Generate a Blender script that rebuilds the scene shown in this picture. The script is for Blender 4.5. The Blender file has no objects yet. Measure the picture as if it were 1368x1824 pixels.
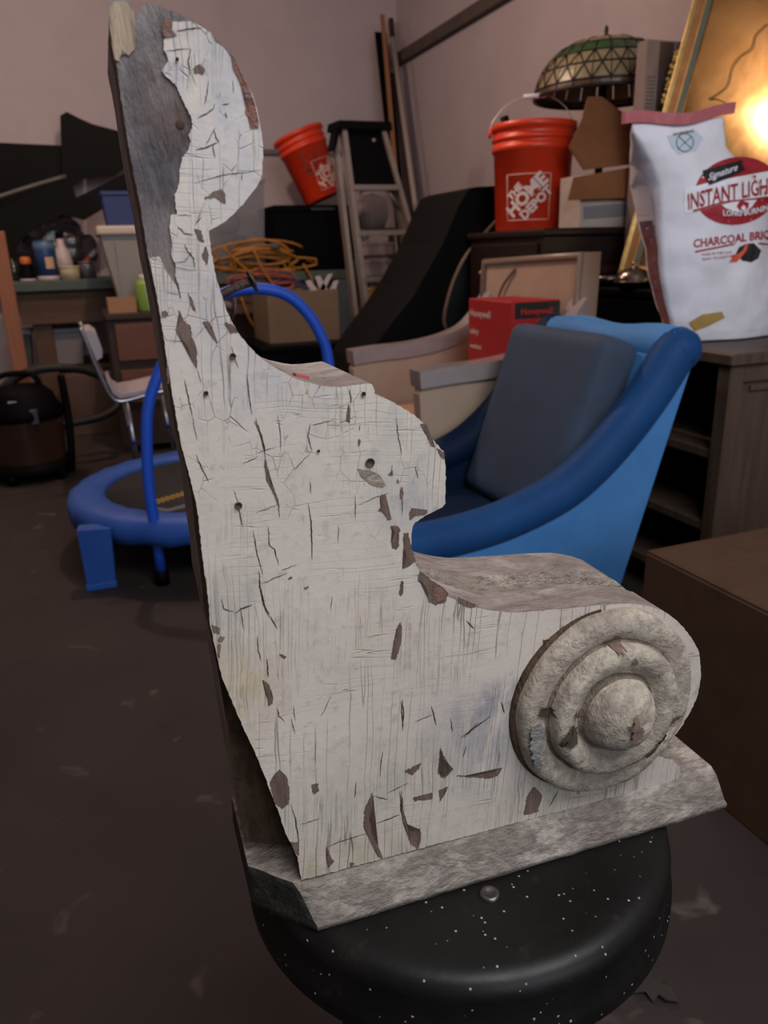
import bpy, bmesh, math, random
from math import sin, cos, pi, radians, hypot, sqrt
from mathutils import Vector, Matrix, noise
random.seed(7)
S = bpy.context.scene
COL = S.collection
# ---------------------------------------------------------------- camera
FPX, CXP, CYP, EYE = 1370.0, 684.0, 912.0, 1.0
YAW, PITCH, ROLL = radians(20.5), radians(18.6), radians(1.7)
fw = Vector((sin(YAW) * cos(PITCH), cos(YAW) * cos(PITCH), -sin(PITCH)))
r0 = Vector((cos(YAW), -sin(YAW), 0)); u0 = r0.cross(fw)
rt = cos(ROLL) * r0 - sin(ROLL) * u0
up = sin(ROLL) * r0 + cos(ROLL) * u0
CAM = Vector((0, 0, EYE))
cd = bpy.data.cameras.new('camera'); co = bpy.data.objects.new('camera', cd); COL.objects.link(co)
co.matrix_world = Matrix(((rt.x, up.x, -fw.x, 0), (rt.y, up.y, -fw.y, 0), (rt.z, up.z, -fw.z, EYE), (0, 0, 0, 1)))
cd.sensor_fit = 'VERTICAL'; cd.sensor_height = 36.0; cd.lens = FPX / 1824 * 36.0
cd.clip_start = 0.02; cd.clip_end = 50
cd.dof.use_dof = True; cd.dof.focus_distance = 0.56; cd.dof.aperture_fstop = 10.5
S.camera = co
# ---------------------------------------------------------------- world, lights, exposure
S.view_settings.view_transform = 'Standard'; S.view_settings.look = 'None'
S.view_settings.gamma = 1.0; S.view_settings.use_curve_mapping = False
S.view_settings.exposure = 0.0
W = bpy.data.worlds.new('overcast_sky'); S.world = W; W.use_nodes = True
bgn = W.node_tree.nodes['Background']; bgn.inputs[0].default_value = (0.80, 0.87, 1.0, 1); bgn.inputs[1].default_value = 0.12
LAMP = Vector((0.50, 3.30, 2.66)); LAMP2 = Vector((-0.75, 4.35, 2.66))
ld = bpy.data.lights.new('bulb_light', 'POINT'); ld.energy = 66; ld.color = (1.0, 0.71, 0.55); ld.shadow_soft_size = 0.035
lo = bpy.data.objects.new('bulb_light', ld); COL.objects.link(lo); lo.location = LAMP + Vector((0, 0, -0.06))
l2 = bpy.data.lights.new('second_bulb_light', 'POINT'); l2.energy = 28; l2.color = (1.0, 0.76, 0.64); l2.shadow_soft_size = 0.035
lo2 = bpy.data.objects.new('second_bulb_light', l2); COL.objects.link(lo2); lo2.location = LAMP2 + Vector((0, 0, -0.06))
ad = bpy.data.lights.new('overhead_fill_area', 'AREA'); ad.shape = 'RECTANGLE'; ad.size = 1.5; ad.size_y = 0.8; ad.energy = 37; ad.color = (0.97, 0.98, 1.0)  # added overhead fill without a fixture, brightens the corbel towards its top
ao = bpy.data.objects.new('overhead_fill_area', ad); COL.objects.link(ao); ao.location = (0.60, -0.45, 2.40)
ao.rotation_euler = (Vector((0.35, 0.9, 0.95)) - ao.location).to_track_quat('-Z', 'Y').to_euler()

dd = bpy.data.lights.new('garage_door_daylight', 'AREA'); dd.shape = 'RECTANGLE'; dd.size = 2.6; dd.size_y = 1.6; dd.energy = 38; dd.color = (0.80, 0.89, 1.0)
do_ = bpy.data.objects.new('garage_door_daylight', dd); COL.objects.link(do_); do_.location = (0.9, -2.9, 1.75)
do_.rotation_euler = (Vector((0.8, 1.0, 0.9)) - do_.location).to_track_quat('-Z', 'Y').to_euler()

# ---------------------------------------------------------------- pixel rays of the calibrated camera
def ray(x, y): return fw + rt * ((x - CXP) / FPX) - up * ((y - CYP) / FPX)
def GZ(x, y, z=0.0): d = ray(x, y); return CAM + d * ((z - EYE) / d.z)
def PY(x, y, Y): d = ray(x, y); return CAM + d * (Y / d.y)
def PX(x, y, X): d = ray(x, y); return CAM + d * (X / d.x)
def AT(x, y, D): d = ray(x, y); return CAM + d * (D / hypot(d.x, d.y))

# ---------------------------------------------------------------- materials
def lin(h):
    if isinstance(h, str):
        h = h.lstrip('#'); c = [int(h[i:i + 2], 16) / 255 for i in (0, 2, 4)]
        return tuple((v / 12.92 if v <= 0.04045 else ((v + 0.055) / 1.055) ** 2.4) for v in c)
    return h
class NT:
    def __init__(s, m): s.t = m.node_tree; s.N = s.t.nodes; s.L = s.t.links
    def n(s, typ, **kw):
        nd = s.N.new(typ)
        for k, v in kw.items():
            if k[0] == '_': nd.inputs[k[1:]].default_value = v
            elif k[0] == 'i' and k[1:].isdigit(): nd.inputs[int(k[1:])].default_value = v
            else: setattr(nd, k, v)
        return nd
    def l(s, a, b): s.L.new(a, b)
    def math(s, op, a, b=None, clamp=False):
        nd = s.N.new('ShaderNodeMath'); nd.operation = op; nd.use_clamp = clamp
        for i, v in enumerate((a, b)):
            if v is None: continue
            if isinstance(v, (int, float)): nd.inputs[i].default_value = v
            else: s.l(v, nd.inputs[i])
        return nd.outputs[0]
    def mix(s, fac, a, b):
        nd = s.N.new('ShaderNodeMix'); nd.data_type = 'RGBA'
        for i, v in ((0, fac), (6, a), (7, b)):
            if isinstance(v, (int, float)): nd.inputs[i].default_value = v
            elif isinstance(v, tuple): nd.inputs[i].default_value = (*v[:3], 1)
            else: s.l(v, nd.inputs[i])
        return nd.outputs[2]
    def noise(s, co, scale, detail=3, rough=0.55, dist=0.0, vec=None):
        nd = s.n('ShaderNodeTexNoise', _Scale=scale, _Detail=detail, _Roughness=rough, _Distortion=dist)
        if vec is not None:
            mp = s.n('ShaderNodeMapping'); mp.inputs['Scale'].default_value = vec; s.l(co, mp.inputs[0]); co = mp.outputs[0]
        s.l(co, nd.inputs['Vector']); return nd.outputs['Fac']
    def ramp(s, fac, a, b):
        mr = s.n('ShaderNodeMapRange'); mr.inputs[1].default_value = a; mr.inputs[2].default_value = b; s.l(fac, mr.inputs[0]); return mr.outputs[0]
MATS = {}
def mat(name, c, rough=0.6, metal=0.0, c2=None, nscale=12, namt=0.5, stretch=None, bump=0.0, bscale=80, spec=0.5, sheen=0, coat=0, alpha=1.0, trans=0.0, emit=None, estr=0.0):
    if name in MATS: return MATS[name]
    m = bpy.data.materials.new(name); m.use_nodes = True; t = NT(m); b = t.N['Principled BSDF']
    c = lin(c); b.inputs['Base Color'].default_value = (*c, 1); b.inputs['Roughness'].default_value = rough; b.inputs['Metallic'].default_value = metal
    b.inputs['Specular IOR Level'].default_value = spec
    co_ = t.n('ShaderNodeTexCoord').outputs['Object']
    if c2 is not None:
        f = t.noise(co_, nscale, 5, 0.6, 0.2, stretch); f = t.ramp(f, 0.5 - namt * 0.5, 0.5 + namt * 0.5)
        t.l(t.mix(f, c, lin(c2)), b.inputs['Base Color'])
    if bump:
        f = t.noise(co_, bscale, 4, 0.6, 0, stretch); bp = t.n('ShaderNodeBump', _Strength=bump, _Distance=0.004); t.l(f, bp.inputs['Height']); t.l(bp.outputs[0], b.inputs['Normal'])
    if sheen: b.inputs['Sheen Weight'].default_value = sheen; b.inputs['Sheen Roughness'].default_value = 0.35; b.inputs['Sheen Tint'].default_value = (*[min(1, v * 2.5 + .1) for v in c], 1)
    if coat: b.inputs['Coat Weight'].default_value = coat; b.inputs['Coat Roughness'].default_value = 0.25
    if alpha < 1: b.inputs['Alpha'].default_value = alpha
    if trans: b.inputs['Transmission Weight'].default_value = trans
    if emit: b.inputs['Emission Color'].default_value = (*lin(emit), 1); b.inputs['Emission Strength'].default_value = estr
    MATS[name] = m; return m

def blot(t, v, c, rx, rz):
    """soft round mask about the world point c"""
    sub = t.n('ShaderNodeVectorMath', operation='SUBTRACT'); t.l(v, sub.inputs[0]); sub.inputs[1].default_value = tuple(c)
    mul = t.n('ShaderNodeVectorMath', operation='MULTIPLY'); t.l(sub.outputs[0], mul.inputs[0]); mul.inputs[1].default_value = (1 / rx, 0, 1 / rz)
    ln = t.n('ShaderNodeVectorMath', operation='LENGTH'); t.l(mul.outputs[0], ln.inputs[0]); return t.ramp(ln.outputs['Value'], 1.0, 0.25)
def paint_mat(blots):
    m = bpy.data.materials.new('crackled_paint'); m.use_nodes = True; t = NT(m); b = t.N['Principled BSDF']
    co_ = t.n('ShaderNodeTexCoord').outputs['Object']
    mp = t.n('ShaderNodeMapping'); mp.inputs['Rotation'].default_value = (0, radians(-4), 0); t.l(co_, mp.inputs[0]); v = mp.outputs[0]
    wn = t.n('ShaderNodeTexNoise', _Scale=26.0, _Detail=3.0); t.l(v, wn.inputs['Vector'])
    sc = t.n('ShaderNodeVectorMath', operation='MULTIPLY_ADD'); t.l(wn.outputs['Color'], sc.inputs[0]); sc.inputs[1].default_value = (0.005, 0.0, 0.006); t.l(v, sc.inputs[2]); vw = sc.outputs[0]
    def ridge(scale, vec, w, src=vw, detail=1.5):
        f = t.noise(src, scale, detail, 0.5, 0.0, vec); f = t.math('ABSOLUTE', t.math('SUBTRACT', f, 0.5)); return t.ramp(f, w, 0.0)
    big = t.noise(v, 6, 3, 0.6); fine = t.noise(v, 110, 4, 0.65); med = t.noise(v, 24, 4, 0.6)
    base = t.mix(t.ramp(big, 0.35, 0.68), lin('#cabdb1'), lin('#bbaea5'))
    base = t.mix(t.math('MULTIPLY', t.ramp(med, 0.56, 0.8), 0.35), base, lin('#968d87'))
    base = t.mix(t.math('MULTIPLY', t.ramp(fine, 0.56, 0.74), 0.42), base, lin('#82776c'))
    yel = t.noise(v, 5.0, 3, 0.6, 0.3); base = t.mix(t.math('MULTIPLY', t.ramp(yel, 0.56, 0.8), 0.40), base, lin('#a5936f'))
    gz = t.n('ShaderNodeSeparateXYZ'); t.l(v, gz.inputs[0])
    upz = t.ramp(gz.outputs['Z'], 0.82, 0.92)
    m1 = t.ramp(t.noise(v, 11, 3, 0.65), 0.44, 0.62); m2 = t.ramp(t.noise(v, 16, 3, 0.65, 0.4), 0.47, 0.64); m3 = t.ramp(t.noise(v, 17, 3, 0.6, 0.2), 0.50, 0.62)
    c1 = t.math('MULTIPLY', ridge(1.0, (120, 120, 3.2), 0.013), m1)
    c2 = t.math('MULTIPLY', ridge(1.0, (260, 260, 7), 0.020), m2)
    c3 = t.math('MULTIPLY', ridge(1.0, (5, 5, 170), 0.009), m3)
    vor = t.n('ShaderNodeTexVoronoi', feature='DISTANCE_TO_EDGE', _Scale=1.0); mp2 = t.n('ShaderNodeMapping'); mp2.inputs['Scale'].default_value = (110, 110, 70); t.l(vw, mp2.inputs[0]); t.l(mp2.outputs[0], vor.inputs['Vector'])
    c4 = t.math('MULTIPLY', t.ramp(vor.outputs['Distance'], 0.020, 0.0), t.math('MULTIPLY', t.ramp(t.noise(v, 45, 3, 0.6), 0.50, 0.60), upz))
    cr = t.math('MAXIMUM', t.math('MAXIMUM', t.math('MULTIPLY', c1, 0.75), t.math('MULTIPLY', c2, 0.38)), t.math('MAXIMUM', t.math('MULTIPLY', c3, 0.38), t.math('MULTIPLY', c4, 0.6)))
    halo = t.math('MULTIPLY', t.math('MULTIPLY', m2, t.ramp(t.noise(v, 150, 3, 0.7, 0.0, (1, 1, 0.22)), 0.50, 0.75)), 0.30)
    base = t.mix(halo, base, lin('#717179'))
    streak = t.ramp(t.noise(v, 60, 5, 0.7, 0.3, (1, 1, 0.45)), 0.36, 0.66)
    for c, rx, rz, col_, amt in blots:
        base = t.mix(t.math('MULTIPLY', t.math('MULTIPLY', blot(t, co_, c, rx, rz), streak), amt), base, lin(col_))
    colr = t.mix(t.math('MULTIPLY', cr, 0.9), base, lin('#41382f'))
    t.l(colr, b.inputs['Base Color']); b.inputs['Roughness'].default_value = 0.5; b.inputs['Specular IOR Level'].default_value = 0.35
    h = t.math('SUBTRACT', t.math('ADD', t.math('MULTIPLY', fine, 0.35), t.math('MULTIPLY', med, 0.6)), t.math('MULTIPLY', cr, 1.0))
    bp = t.n('ShaderNodeBump', _Strength=0.6, _Distance=0.0016); t.l(h, bp.inputs['Height']); t.l(bp.outputs[0], b.inputs['Normal'])
    MATS['crackled_paint'] = m; return m
def worn_mat(name, a, b2, c, sc=30, thr=0.5, stretch=(1, 1, 1), bump=0.7, blots=()):
    m = bpy.data.materials.new(name); m.use_nodes = True; t = NT(m); b = t.N['Principled BSDF']
    v = t.n('ShaderNodeTexCoord').outputs['Object']
    f1 = t.ramp(t.noise(v, sc, 6, 0.65, 0.4, stretch), thr - 0.08, thr + 0.08); f2 = t.ramp(t.noise(v, sc * 3.1, 5, 0.7, 0, stretch), 0.45, 0.7)
    f3 = t.ramp(t.noise(v, sc * 0.35, 3, 0.6), 0.4, 0.65)
    colr = t.mix(f3, t.mix(f1, lin(a), lin(b2)), lin(b2)); colr = t.mix(t.math('MULTIPLY', f2, 0.6), colr, lin(c))
    for c_, rx, rz, col_, amt in blots: colr = t.mix(t.math('MULTIPLY', t.math('MULTIPLY', blot(t, v, c_, rx, rz), t.ramp(t.noise(v, 40, 5, 0.7, 0.4, (1, 1, 0.5)), 0.3, 0.6)), amt), colr, lin(col_))
    t.l(colr, b.inputs['Base Color']); b.inputs['Roughness'].default_value = 0.72; b.inputs['Specular IOR Level'].default_value = 0.25
    bp = t.n('ShaderNodeBump', _Strength=bump, _Distance=0.002); t.l(t.math('ADD', f1, t.math('MULTIPLY', f2, -0.5)), bp.inputs['Height']); t.l(bp.outputs[0], b.inputs['Normal'])
    MATS[name] = m; return m

# ---------------------------------------------------------------- mesh helpers (all in world coordinates)
def BM(): return bmesh.new()
def box(bm, x0, x1, y0, y1, z0, z1, bev=0.0, M=None, seg=1):
    vs = [bm.verts.new(p) for p in ((x0, y0, z0), (x1, y0, z0), (x1, y1, z0), (x0, y1, z0), (x0, y0, z1), (x1, y0, z1), (x1, y1, z1), (x0, y1, z1))]
    fs = [bm.faces.new([vs[i] for i in f]) for f in ((0, 3, 2, 1), (4, 5, 6, 7), (0, 1, 5, 4), (1, 2, 6, 5), (2, 3, 7, 6), (3, 0, 4, 7))]
    if bev:
        es = list({e for f in fs for e in f.edges})
        r = bmesh.ops.bevel(bm, geom=es, offset=bev, segments=seg, profile=0.6, affect='EDGES')
        vs = list({v for f in r['faces'] for v in f.verts} | {v for v in vs if v.is_valid})
    if M is not None:
        for v in vs: v.co = M @ v.co
    return vs
def hexa(bm, bot, top):
    """a solid between two matching loops of points"""
    n = len(bot); a = [bm.verts.new(p) for p in bot]; b = [bm.verts.new(p) for p in top]
    bm.faces.new(a[::-1]); bm.faces.new(b)
    for i in range(n): bm.faces.new((a[i], a[(i + 1) % n], b[(i + 1) % n], b[i]))
    return a + b
def prism(bm, pts, off, mi=(0, 0, 0)):
    """polygon pts (list of Vector) extruded by vector off; mi = material of front, back, sides"""
    off = Vector(off); n = len(pts); a = [bm.verts.new(p) for p in pts]; b = [bm.verts.new(Vector(p) + off) for p in pts]
    f = bm.faces.new(a); f.material_index = mi[0]; g = bm.faces.new(b[::-1]); g.material_index = mi[1]; sd = []
    for i in range(n):
        q = bm.faces.new((a[(i + 1) % n], a[i], b[i], b[(i + 1) % n])); q.material_index = mi[2]; sd.append(q)
    return a, b, sd
def smooth_path(pts, sub=6, closed=False):
    P = [Vector(p) for p in pts]; n = len(P); out = []
    rng = range(n if closed else n - 1)
    for i in rng:
        p0 = P[(i - 1) % n] if (closed or i > 0) else P[0]; p1 = P[i]; p2 = P[(i + 1) % n]; p3 = P[(i + 2) % n] if (closed or i + 2 < n) else P[-1]
        for k in range(sub):
            t = k / sub; out.append(0.5 * ((2 * p1) + (-p0 + p2) * t + (2 * p0 - 5 * p1 + 4 * p2 - p3) * t * t + (-p0 + 3 * p1 - 3 * p2 + p3) * t ** 3))
    if not closed: out.append(P[-1])
    return out
def tube(bm, pts, r, n=10, closed=False, cap=True, sub=0, squash=None):
    P = smooth_path(pts, sub, closed) if sub else [Vector(p) for p in pts]
    m = len(P); rings = []; nrm = None
    for i, p in enumerate(P):
        a = P[(i - 1) % m] if (closed or i > 0) else P[i]; b = P[(i + 1) % m] if (closed or i < m - 1) else P[i]
        t = (b - a).normalized()
        if nrm is None:
            nrm = t.cross(Vector((0, 0, 1)));
            if nrm.length < 1e-3: nrm = t.cross(Vector((1, 0, 0)))
        nrm = (nrm - t * nrm.dot(t)).normalized(); bi = t.cross(nrm)
        rr = r(i / (m - 1)) if callable(r) else r
        rings.append([bm.verts.new(p + (nrm * cos(2 * pi * k / n) + bi * sin(2 * pi * k / n)) * rr) for k in range(n)])
    for i in range(m if closed else m - 1):
        A, B = rings[i], rings[(i + 1) % m]
        for k in range(n):
            f = bm.faces.new((A[k], A[(k + 1) % n], B[(k + 1) % n], B[k])); f.smooth = True
    if cap and not closed: bm.faces.new(rings[0][::-1]); bm.faces.new(rings[-1])
def lathe(bm, prof, c, axis=(0, 0, 1), n=32, smooth=True, wob=None, arc=None):
    ax = Vector(axis).normalized(); e1 = ax.cross(Vector((0, 1, 0)) if abs(ax.y) < 0.9 else Vector((1, 0, 0))).normalized(); e2 = ax.cross(e1); c = Vector(c); rings = []
    for (r, h) in prof:
        if r < 1e-6: rings.append([bm.verts.new(c + ax * h)]); continue
        ring = []
        for k in range(n):
            a = 2 * pi * k / n; p = c + ax * h + (e1 * cos(a) + e2 * sin(a)) * r
            if wob: p = p + wob(p)
            ring.append(bm.verts.new(p))
        rings.append(ring)
    for A, B in zip(rings, rings[1:]):
        for k in range(n):
            a, b = A[k % len(A)], A[(k + 1) % len(A)]; d, e = B[k % len(B)], B[(k + 1) % len(B)]
            vs = [a, b, e, d] if len(A) > 1 and len(B) > 1 else ([a, e, d] if len(A) == 1 else [a, b, d])
            try: f = bm.faces.new(vs); f.smooth = smooth
            except ValueError: pass
    return rings
def obj(name, bm, mats, parent=None, smooth=None, kind=None):
    if isinstance(mats, (list, tuple)): ms = mats
    else: ms = [mats]
    bmesh.ops.recalc_face_normals(bm, faces=bm.faces)
    if smooth is not None:
        for f in bm.faces: f.smooth = smooth
    me = bpy.data.meshes.new(name); bm.to_mesh(me); bm.free()
    for m in ms: me.materials.append(m)
    o = bpy.data.objects.new(name, me); COL.objects.link(o)
    if parent is not None:
        o.parent = parent; o.matrix_parent_inverse = Matrix.Translation(parent_loc(parent)).inverted()
    if kind: o['kind'] = kind
    return o
def parent_loc(p):
    L = p.location.copy(); q = p.parent
    return L if q is None else (L if p.type == 'EMPTY' else Vector((0, 0, 0)))
def thing(name, label, cat, loc, group=None):
    e = bpy.data.objects.new(name, None); COL.objects.link(e); e.location = loc; e.empty_display_size = 0.05
    e['label'] = label; e['category'] = cat
    if group: e['group'] = group
    return e
def tag(o, label, cat, group=None):
    o['label'] = label; o['category'] = cat
    if group: o['group'] = group
    return o
def struct(o): o['kind'] = 'structure'; return o
def rotbox(bm, c, size, rot=(0, 0, 0), bev=0.0, seg=1):
    from mathutils import Euler
    M = Matrix.Translation(c) @ Euler(rot).to_matrix().to_4x4(); sx, sy, sz = [s / 2 for s in size]
    return box(bm, -sx, sx, -sy, sy, -sz, sz, bev, M, seg)
def text_mesh(body, size, place, bold=0.0, align='LEFT', stretch=1.0, ital=0.0, maxe=0):
    """returns a bmesh of flat lettering; place(x, y) -> world point"""
    cu = bpy.data.curves.new('lettering', 'FONT'); cu.body = body; cu.size = size; cu.align_x = align; cu.offset = bold; cu.shear = ital; cu.resolution_u = 2
    o = bpy.data.objects.new('lettering', cu); COL.objects.link(o); dg = bpy.context.evaluated_depsgraph_get()
    me = bpy.data.meshes.new_from_object(o.evaluated_get(dg)); bpy.data.objects.remove(o); bpy.data.curves.remove(cu)
    bm = bmesh.new(); bm.from_mesh(me); bpy.data.meshes.remove(me)
    if maxe: refine(bm, maxe)
    for v in bm.verts: v.co = place(v.co.x * stretch, v.co.y)
    return bm
def rough_poly(P, amp, step, closed=True, seed=0):
    """subdivide a polygon and roughen its edge; P are 2-D tuples"""
    out = []; n = len(P); rnd = random.Random(seed)
    for i in range(n if closed else n - 1):
        a, b = P[i], P[(i + 1) % n]; L = hypot(b[0] - a[0], b[1] - a[1]); k = max(1, int(L / step))
        for j in range(k):
            t = j / k; x = a[0] + (b[0] - a[0]) * t; y = a[1] + (b[1] - a[1]) * t
            nz = noise.noise(Vector((x * 0.35, y * 0.35, seed))) + 0.6 * noise.noise(Vector((x * 1.3, y * 1.3, seed + 9)))
            nx, ny = (b[1] - a[1]) / (L + 1e-9), -(b[0] - a[0]) / (L + 1e-9)
            out.append((x + nx * nz * amp, y + ny * nz * amp))
    if not closed: out.append(P[-1])
    return out
def ngon(bm, pts, mi=0):
    vs = [bm.verts.new(p) for p in pts]; f = bm.faces.new(vs); f.material_index = mi; r = bmesh.ops.triangulate(bm, faces=[f]); return r['faces']
def decal(poly, fn, maxe):
    """fine triangulation of a 2-D polygon mapped through fn(x, y)"""
    bm = bmesh.new(); f = bm.faces.new([bm.verts.new((x, y, 0)) for x, y in poly]); bmesh.ops.triangulate(bm, faces=[f])
    refine(bm, maxe)
    for v in bm.verts: v.co = fn(v.co.x, v.co.y)
    return bm
def refine(bm, maxe):
    for _ in range(6):
        es = [e for e in bm.edges if e.calc_length() > maxe]
        if not es: break
        bmesh.ops.subdivide_edges(bm, edges=es, cuts=1); bmesh.ops.triangulate(bm, faces=[f for f in bm.faces if len(f.verts) > 3])

# ================================================================ THE SETTING
def floor_mat():
    m = bpy.data.materials.new('stained_concrete'); m.use_nodes = True; t = NT(m); b = t.N['Principled BSDF']
    v = t.n('ShaderNodeTexCoord').outputs['Object']
    big = t.noise(v, 1.1, 4, 0.6, 0.4); med = t.noise(v, 5, 5, 0.65, 0.3); fine = t.noise(v, 60, 4, 0.7)
    c = t.mix(t.ramp(big, 0.35, 0.68), lin('#382f2d'), lin('#292221'))
    c = t.mix(t.math('MULTIPLY', t.ramp(med, 0.55, 0.75), 0.5), c, lin('#201a18'))
    c = t.mix(t.math('MULTIPLY', t.ramp(t.noise(v, 9, 3, 0.5, 0.6), 0.66, 0.74), 0.45), c, lin('#6a605a'))
    c = t.mix(t.math('MULTIPLY', t.ramp(fine, 0.5, 0.75), 0.35), c, lin('#2b2625'))
    t.l(c, b.inputs['Base Color']); b.inputs['Roughness'].default_value = 0.75; b.inputs['Specular IOR Level'].default_value = 0.25
    bp = t.n('ShaderNodeBump', _Strength=0.25, _Distance=0.003); t.l(t.math('ADD', fine, med), bp.inputs['Height']); t.l(bp.outputs[0], b.inputs['Normal'])
    return m
XL, XR, YF, YB, ZC = -2.6, 2.46, -2.0, 6.02, 2.82
wallm = mat('wall_paint', '#b7aaae', 0.85, c2='#ada0a3', nscale=3, namt=0.5, bump=0.08, bscale=120, spec=0.2)
bm = BM(); box(bm, XL, XR, YF, YB, -0.10, 0.0); struct(obj('floor', bm, floor_mat()))
bm = BM(); box(bm, XL, XR + 0.1, YB, YB + 0.1, 0.0, ZC); struct(obj('wall_back', bm, wallm))
bm = BM(); box(bm, XR, XR + 0.1, YF, YB, 0.0, ZC); struct(obj('wall_right', bm, wallm))
bm = BM(); box(bm, XL - 0.1, XL, YF, YB, 0.0, ZC); struct(obj('wall_left', bm, wallm))
bm = BM(); box(bm, XL, XR, YF, YB, ZC, ZC + 0.1); struct(obj('ceiling', bm, mat('ceiling_paint', '#b4aaa2', 0.9, spec=0.2)))
ledge = mat('ledge_shade', '#5d524e', 0.75, c2='#4c423f', nscale=8, spec=0.2)  # darker than the wall: shade on the ledge's face put into its colour
za = PX(714, 98, XR - 0.03).z
bm = BM(); box(bm, XR - 0.05, XR, YF, YB - 0.01, za - 0.055, za + 0.02, 0.004); struct(obj('trim_1', bm, ledge))
bm = BM(); box(bm, XL, XR - 0.06, YB - 0.035, YB, 1.70, 1.735, 0.004); struct(obj('trim_2', bm, mat('ledge_grey', '#6d6a6a', 0.7)))

# ceiling bulb (lights the back of the garage; out of the frame, seen in the mirror)
for L_, lab_ in ((LAMP, 'bare warm ceiling bulb above the trampoline, mirrored in the gilt frame'), (LAMP2, 'bare warm ceiling bulb above the vacuum cleaner')):
    e = thing('ceiling_bulb', lab_, 'lamp', (L_.x, L_.y, ZC), 'ceiling bulbs')
    bm = BM(); lathe(bm, [(0, 0), (0.05, 0), (0.055, -0.02), (0.03, -0.05), (0.028, -0.10), (0, -0.10)], (L_.x, L_.y, ZC), n=20); obj('socket', bm, mat('porcelain', '#d8d2c8', 0.3), e)
    bm = BM(); lathe(bm, [(0, 0.0), (0.014, -0.005), (0.018, -0.03), (0.033, -0.06), (0.034, -0.075), (0.022, -0.098), (0, -0.105)], (L_.x, L_.y, ZC - 0.10), n=20); obj('glass_bulb', bm, mat('glowing_bulb', '#fff0d8', 0.4, emit='#ffc890', estr=14), e)

# ================================================================ THE STOOL
zs = 0.555; SC = Vector((0.24, 0.49, zs)); SR = 0.175
def speckled():
    m = bpy.data.materials.new('speckled_black_metal'); m.use_nodes = True; t = NT(m); b = t.N['Principled BSDF']
    v = t.n('ShaderNodeTexCoord').outputs['Object']
    vor = t.n('ShaderNodeTexVoronoi', _Scale=230.0, _Randomness=1.0); t.l(v, vor.inputs['Vector'])
    pick = t.n('ShaderNodeSeparateColor'); t.l(vor.outputs['Color'], pick.inputs[0])
    sp = t.math('MULTIPLY', t.ramp(vor.outputs['Distance'], 0.26, 0.10), t.math('GREATER_THAN', pick.outputs[0], 0.89))
    c = t.mix(t.ramp(t.noise(v, 9, 5, 0.65, 0.3), 0.4, 0.66), lin('#120f0d'), lin('#0a0807')); c = t.mix(t.ramp(t.noise(v, 40, 5, 0.7), 0.6, 0.75), c, lin('#241d19'))
    b.inputs['Specular IOR Level'].default_value = 0.3; t.l(t.mix(sp, c, lin('#a89e94')), b.inputs['Base Color']); t.l(t.ramp(t.noise(v, 24, 4, 0.7), 0.2, 1.2), b.inputs['Roughness'])
    rr = t.n('ShaderNodeMapRange'); rr.inputs[3].default_value = 0.30; rr.inputs[4].default_value = 0.62; t.l(t.noise(v, 20, 5, 0.7), rr.inputs[0]); t.l(rr.outputs[0], b.inputs['Roughness'])
    bp = t.n('ShaderNodeBump', _Strength=0.2, _Distance=0.002); t.l(t.noise(v, 30, 4, 0.6), bp.inputs['Height']); t.l(bp.outputs[0], b.inputs['Normal'])
    return m
stm = speckled()
st = thing('metal_stool', 'round black metal stool with white paint specks under the carved corbel', 'stool', (SC.x, SC.y, 0))
bm = BM(); lathe(bm, [(0, 0), (0.10, -0.0005), (0.150, 0.0), (0.160, -0.0002), (0.167, -0.0018), (0.173, -0.007), (SR, -0.016), (SR + 0.001, -0.040), (SR + 0.003, -0.043), (SR + 0.003, -0.056), (SR, -0.060), (SR - 0.012, -0.058), (SR - 0.016, -0.02), (0, -0.012)], SC, n=96); obj('seat', bm, stm, st)
for k in range(4):
    a = pi / 4 + k * pi / 2; bm = BM(); d = Vector((cos(a), sin(a), 0))
    tube(bm, [SC + d * 0.10 + Vector((0, 0, -0.015)), SC + d * 0.105 + Vector((0, 0, -0.10)), Vector((SC.x, SC.y, 0)) + d * 0.118 + Vector((0, 0, 0.012))], 0.011, 10)
    lg = obj('leg', bm, stm, st)
    bm = BM(); lathe(bm, [(0, 0), (0.016, 0), (0.017, 0.02), (0.012, 0.03), (0, 0.03)], Vector((SC.x, SC.y, 0)) + d * 0.118, n=12); obj('foot', bm, mat('rubber', '#141312', 0.8), lg)
bm = BM(); tube(bm, [Vector((SC.x + 0.116 * cos(2 * pi * k / 40), SC.y + 0.116 * sin(2 * pi * k / 40), 0.20)) for k in range(40)], 0.007, 8, closed=True); obj('foot_ring', bm, stm, st)
q = GZ(872, 1590, zs + 0.001); bm = BM(); lathe(bm, [(0.0075, -0.001), (0.0075, 0.0012), (0.005, 0.0018), (0.0035, 0.0006), (0, 0.0004)], (q.x, q.y, zs), n=16); obj('rivet', bm, mat('worn_steel', '#6b6663', 0.35, 0.9), st)

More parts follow.
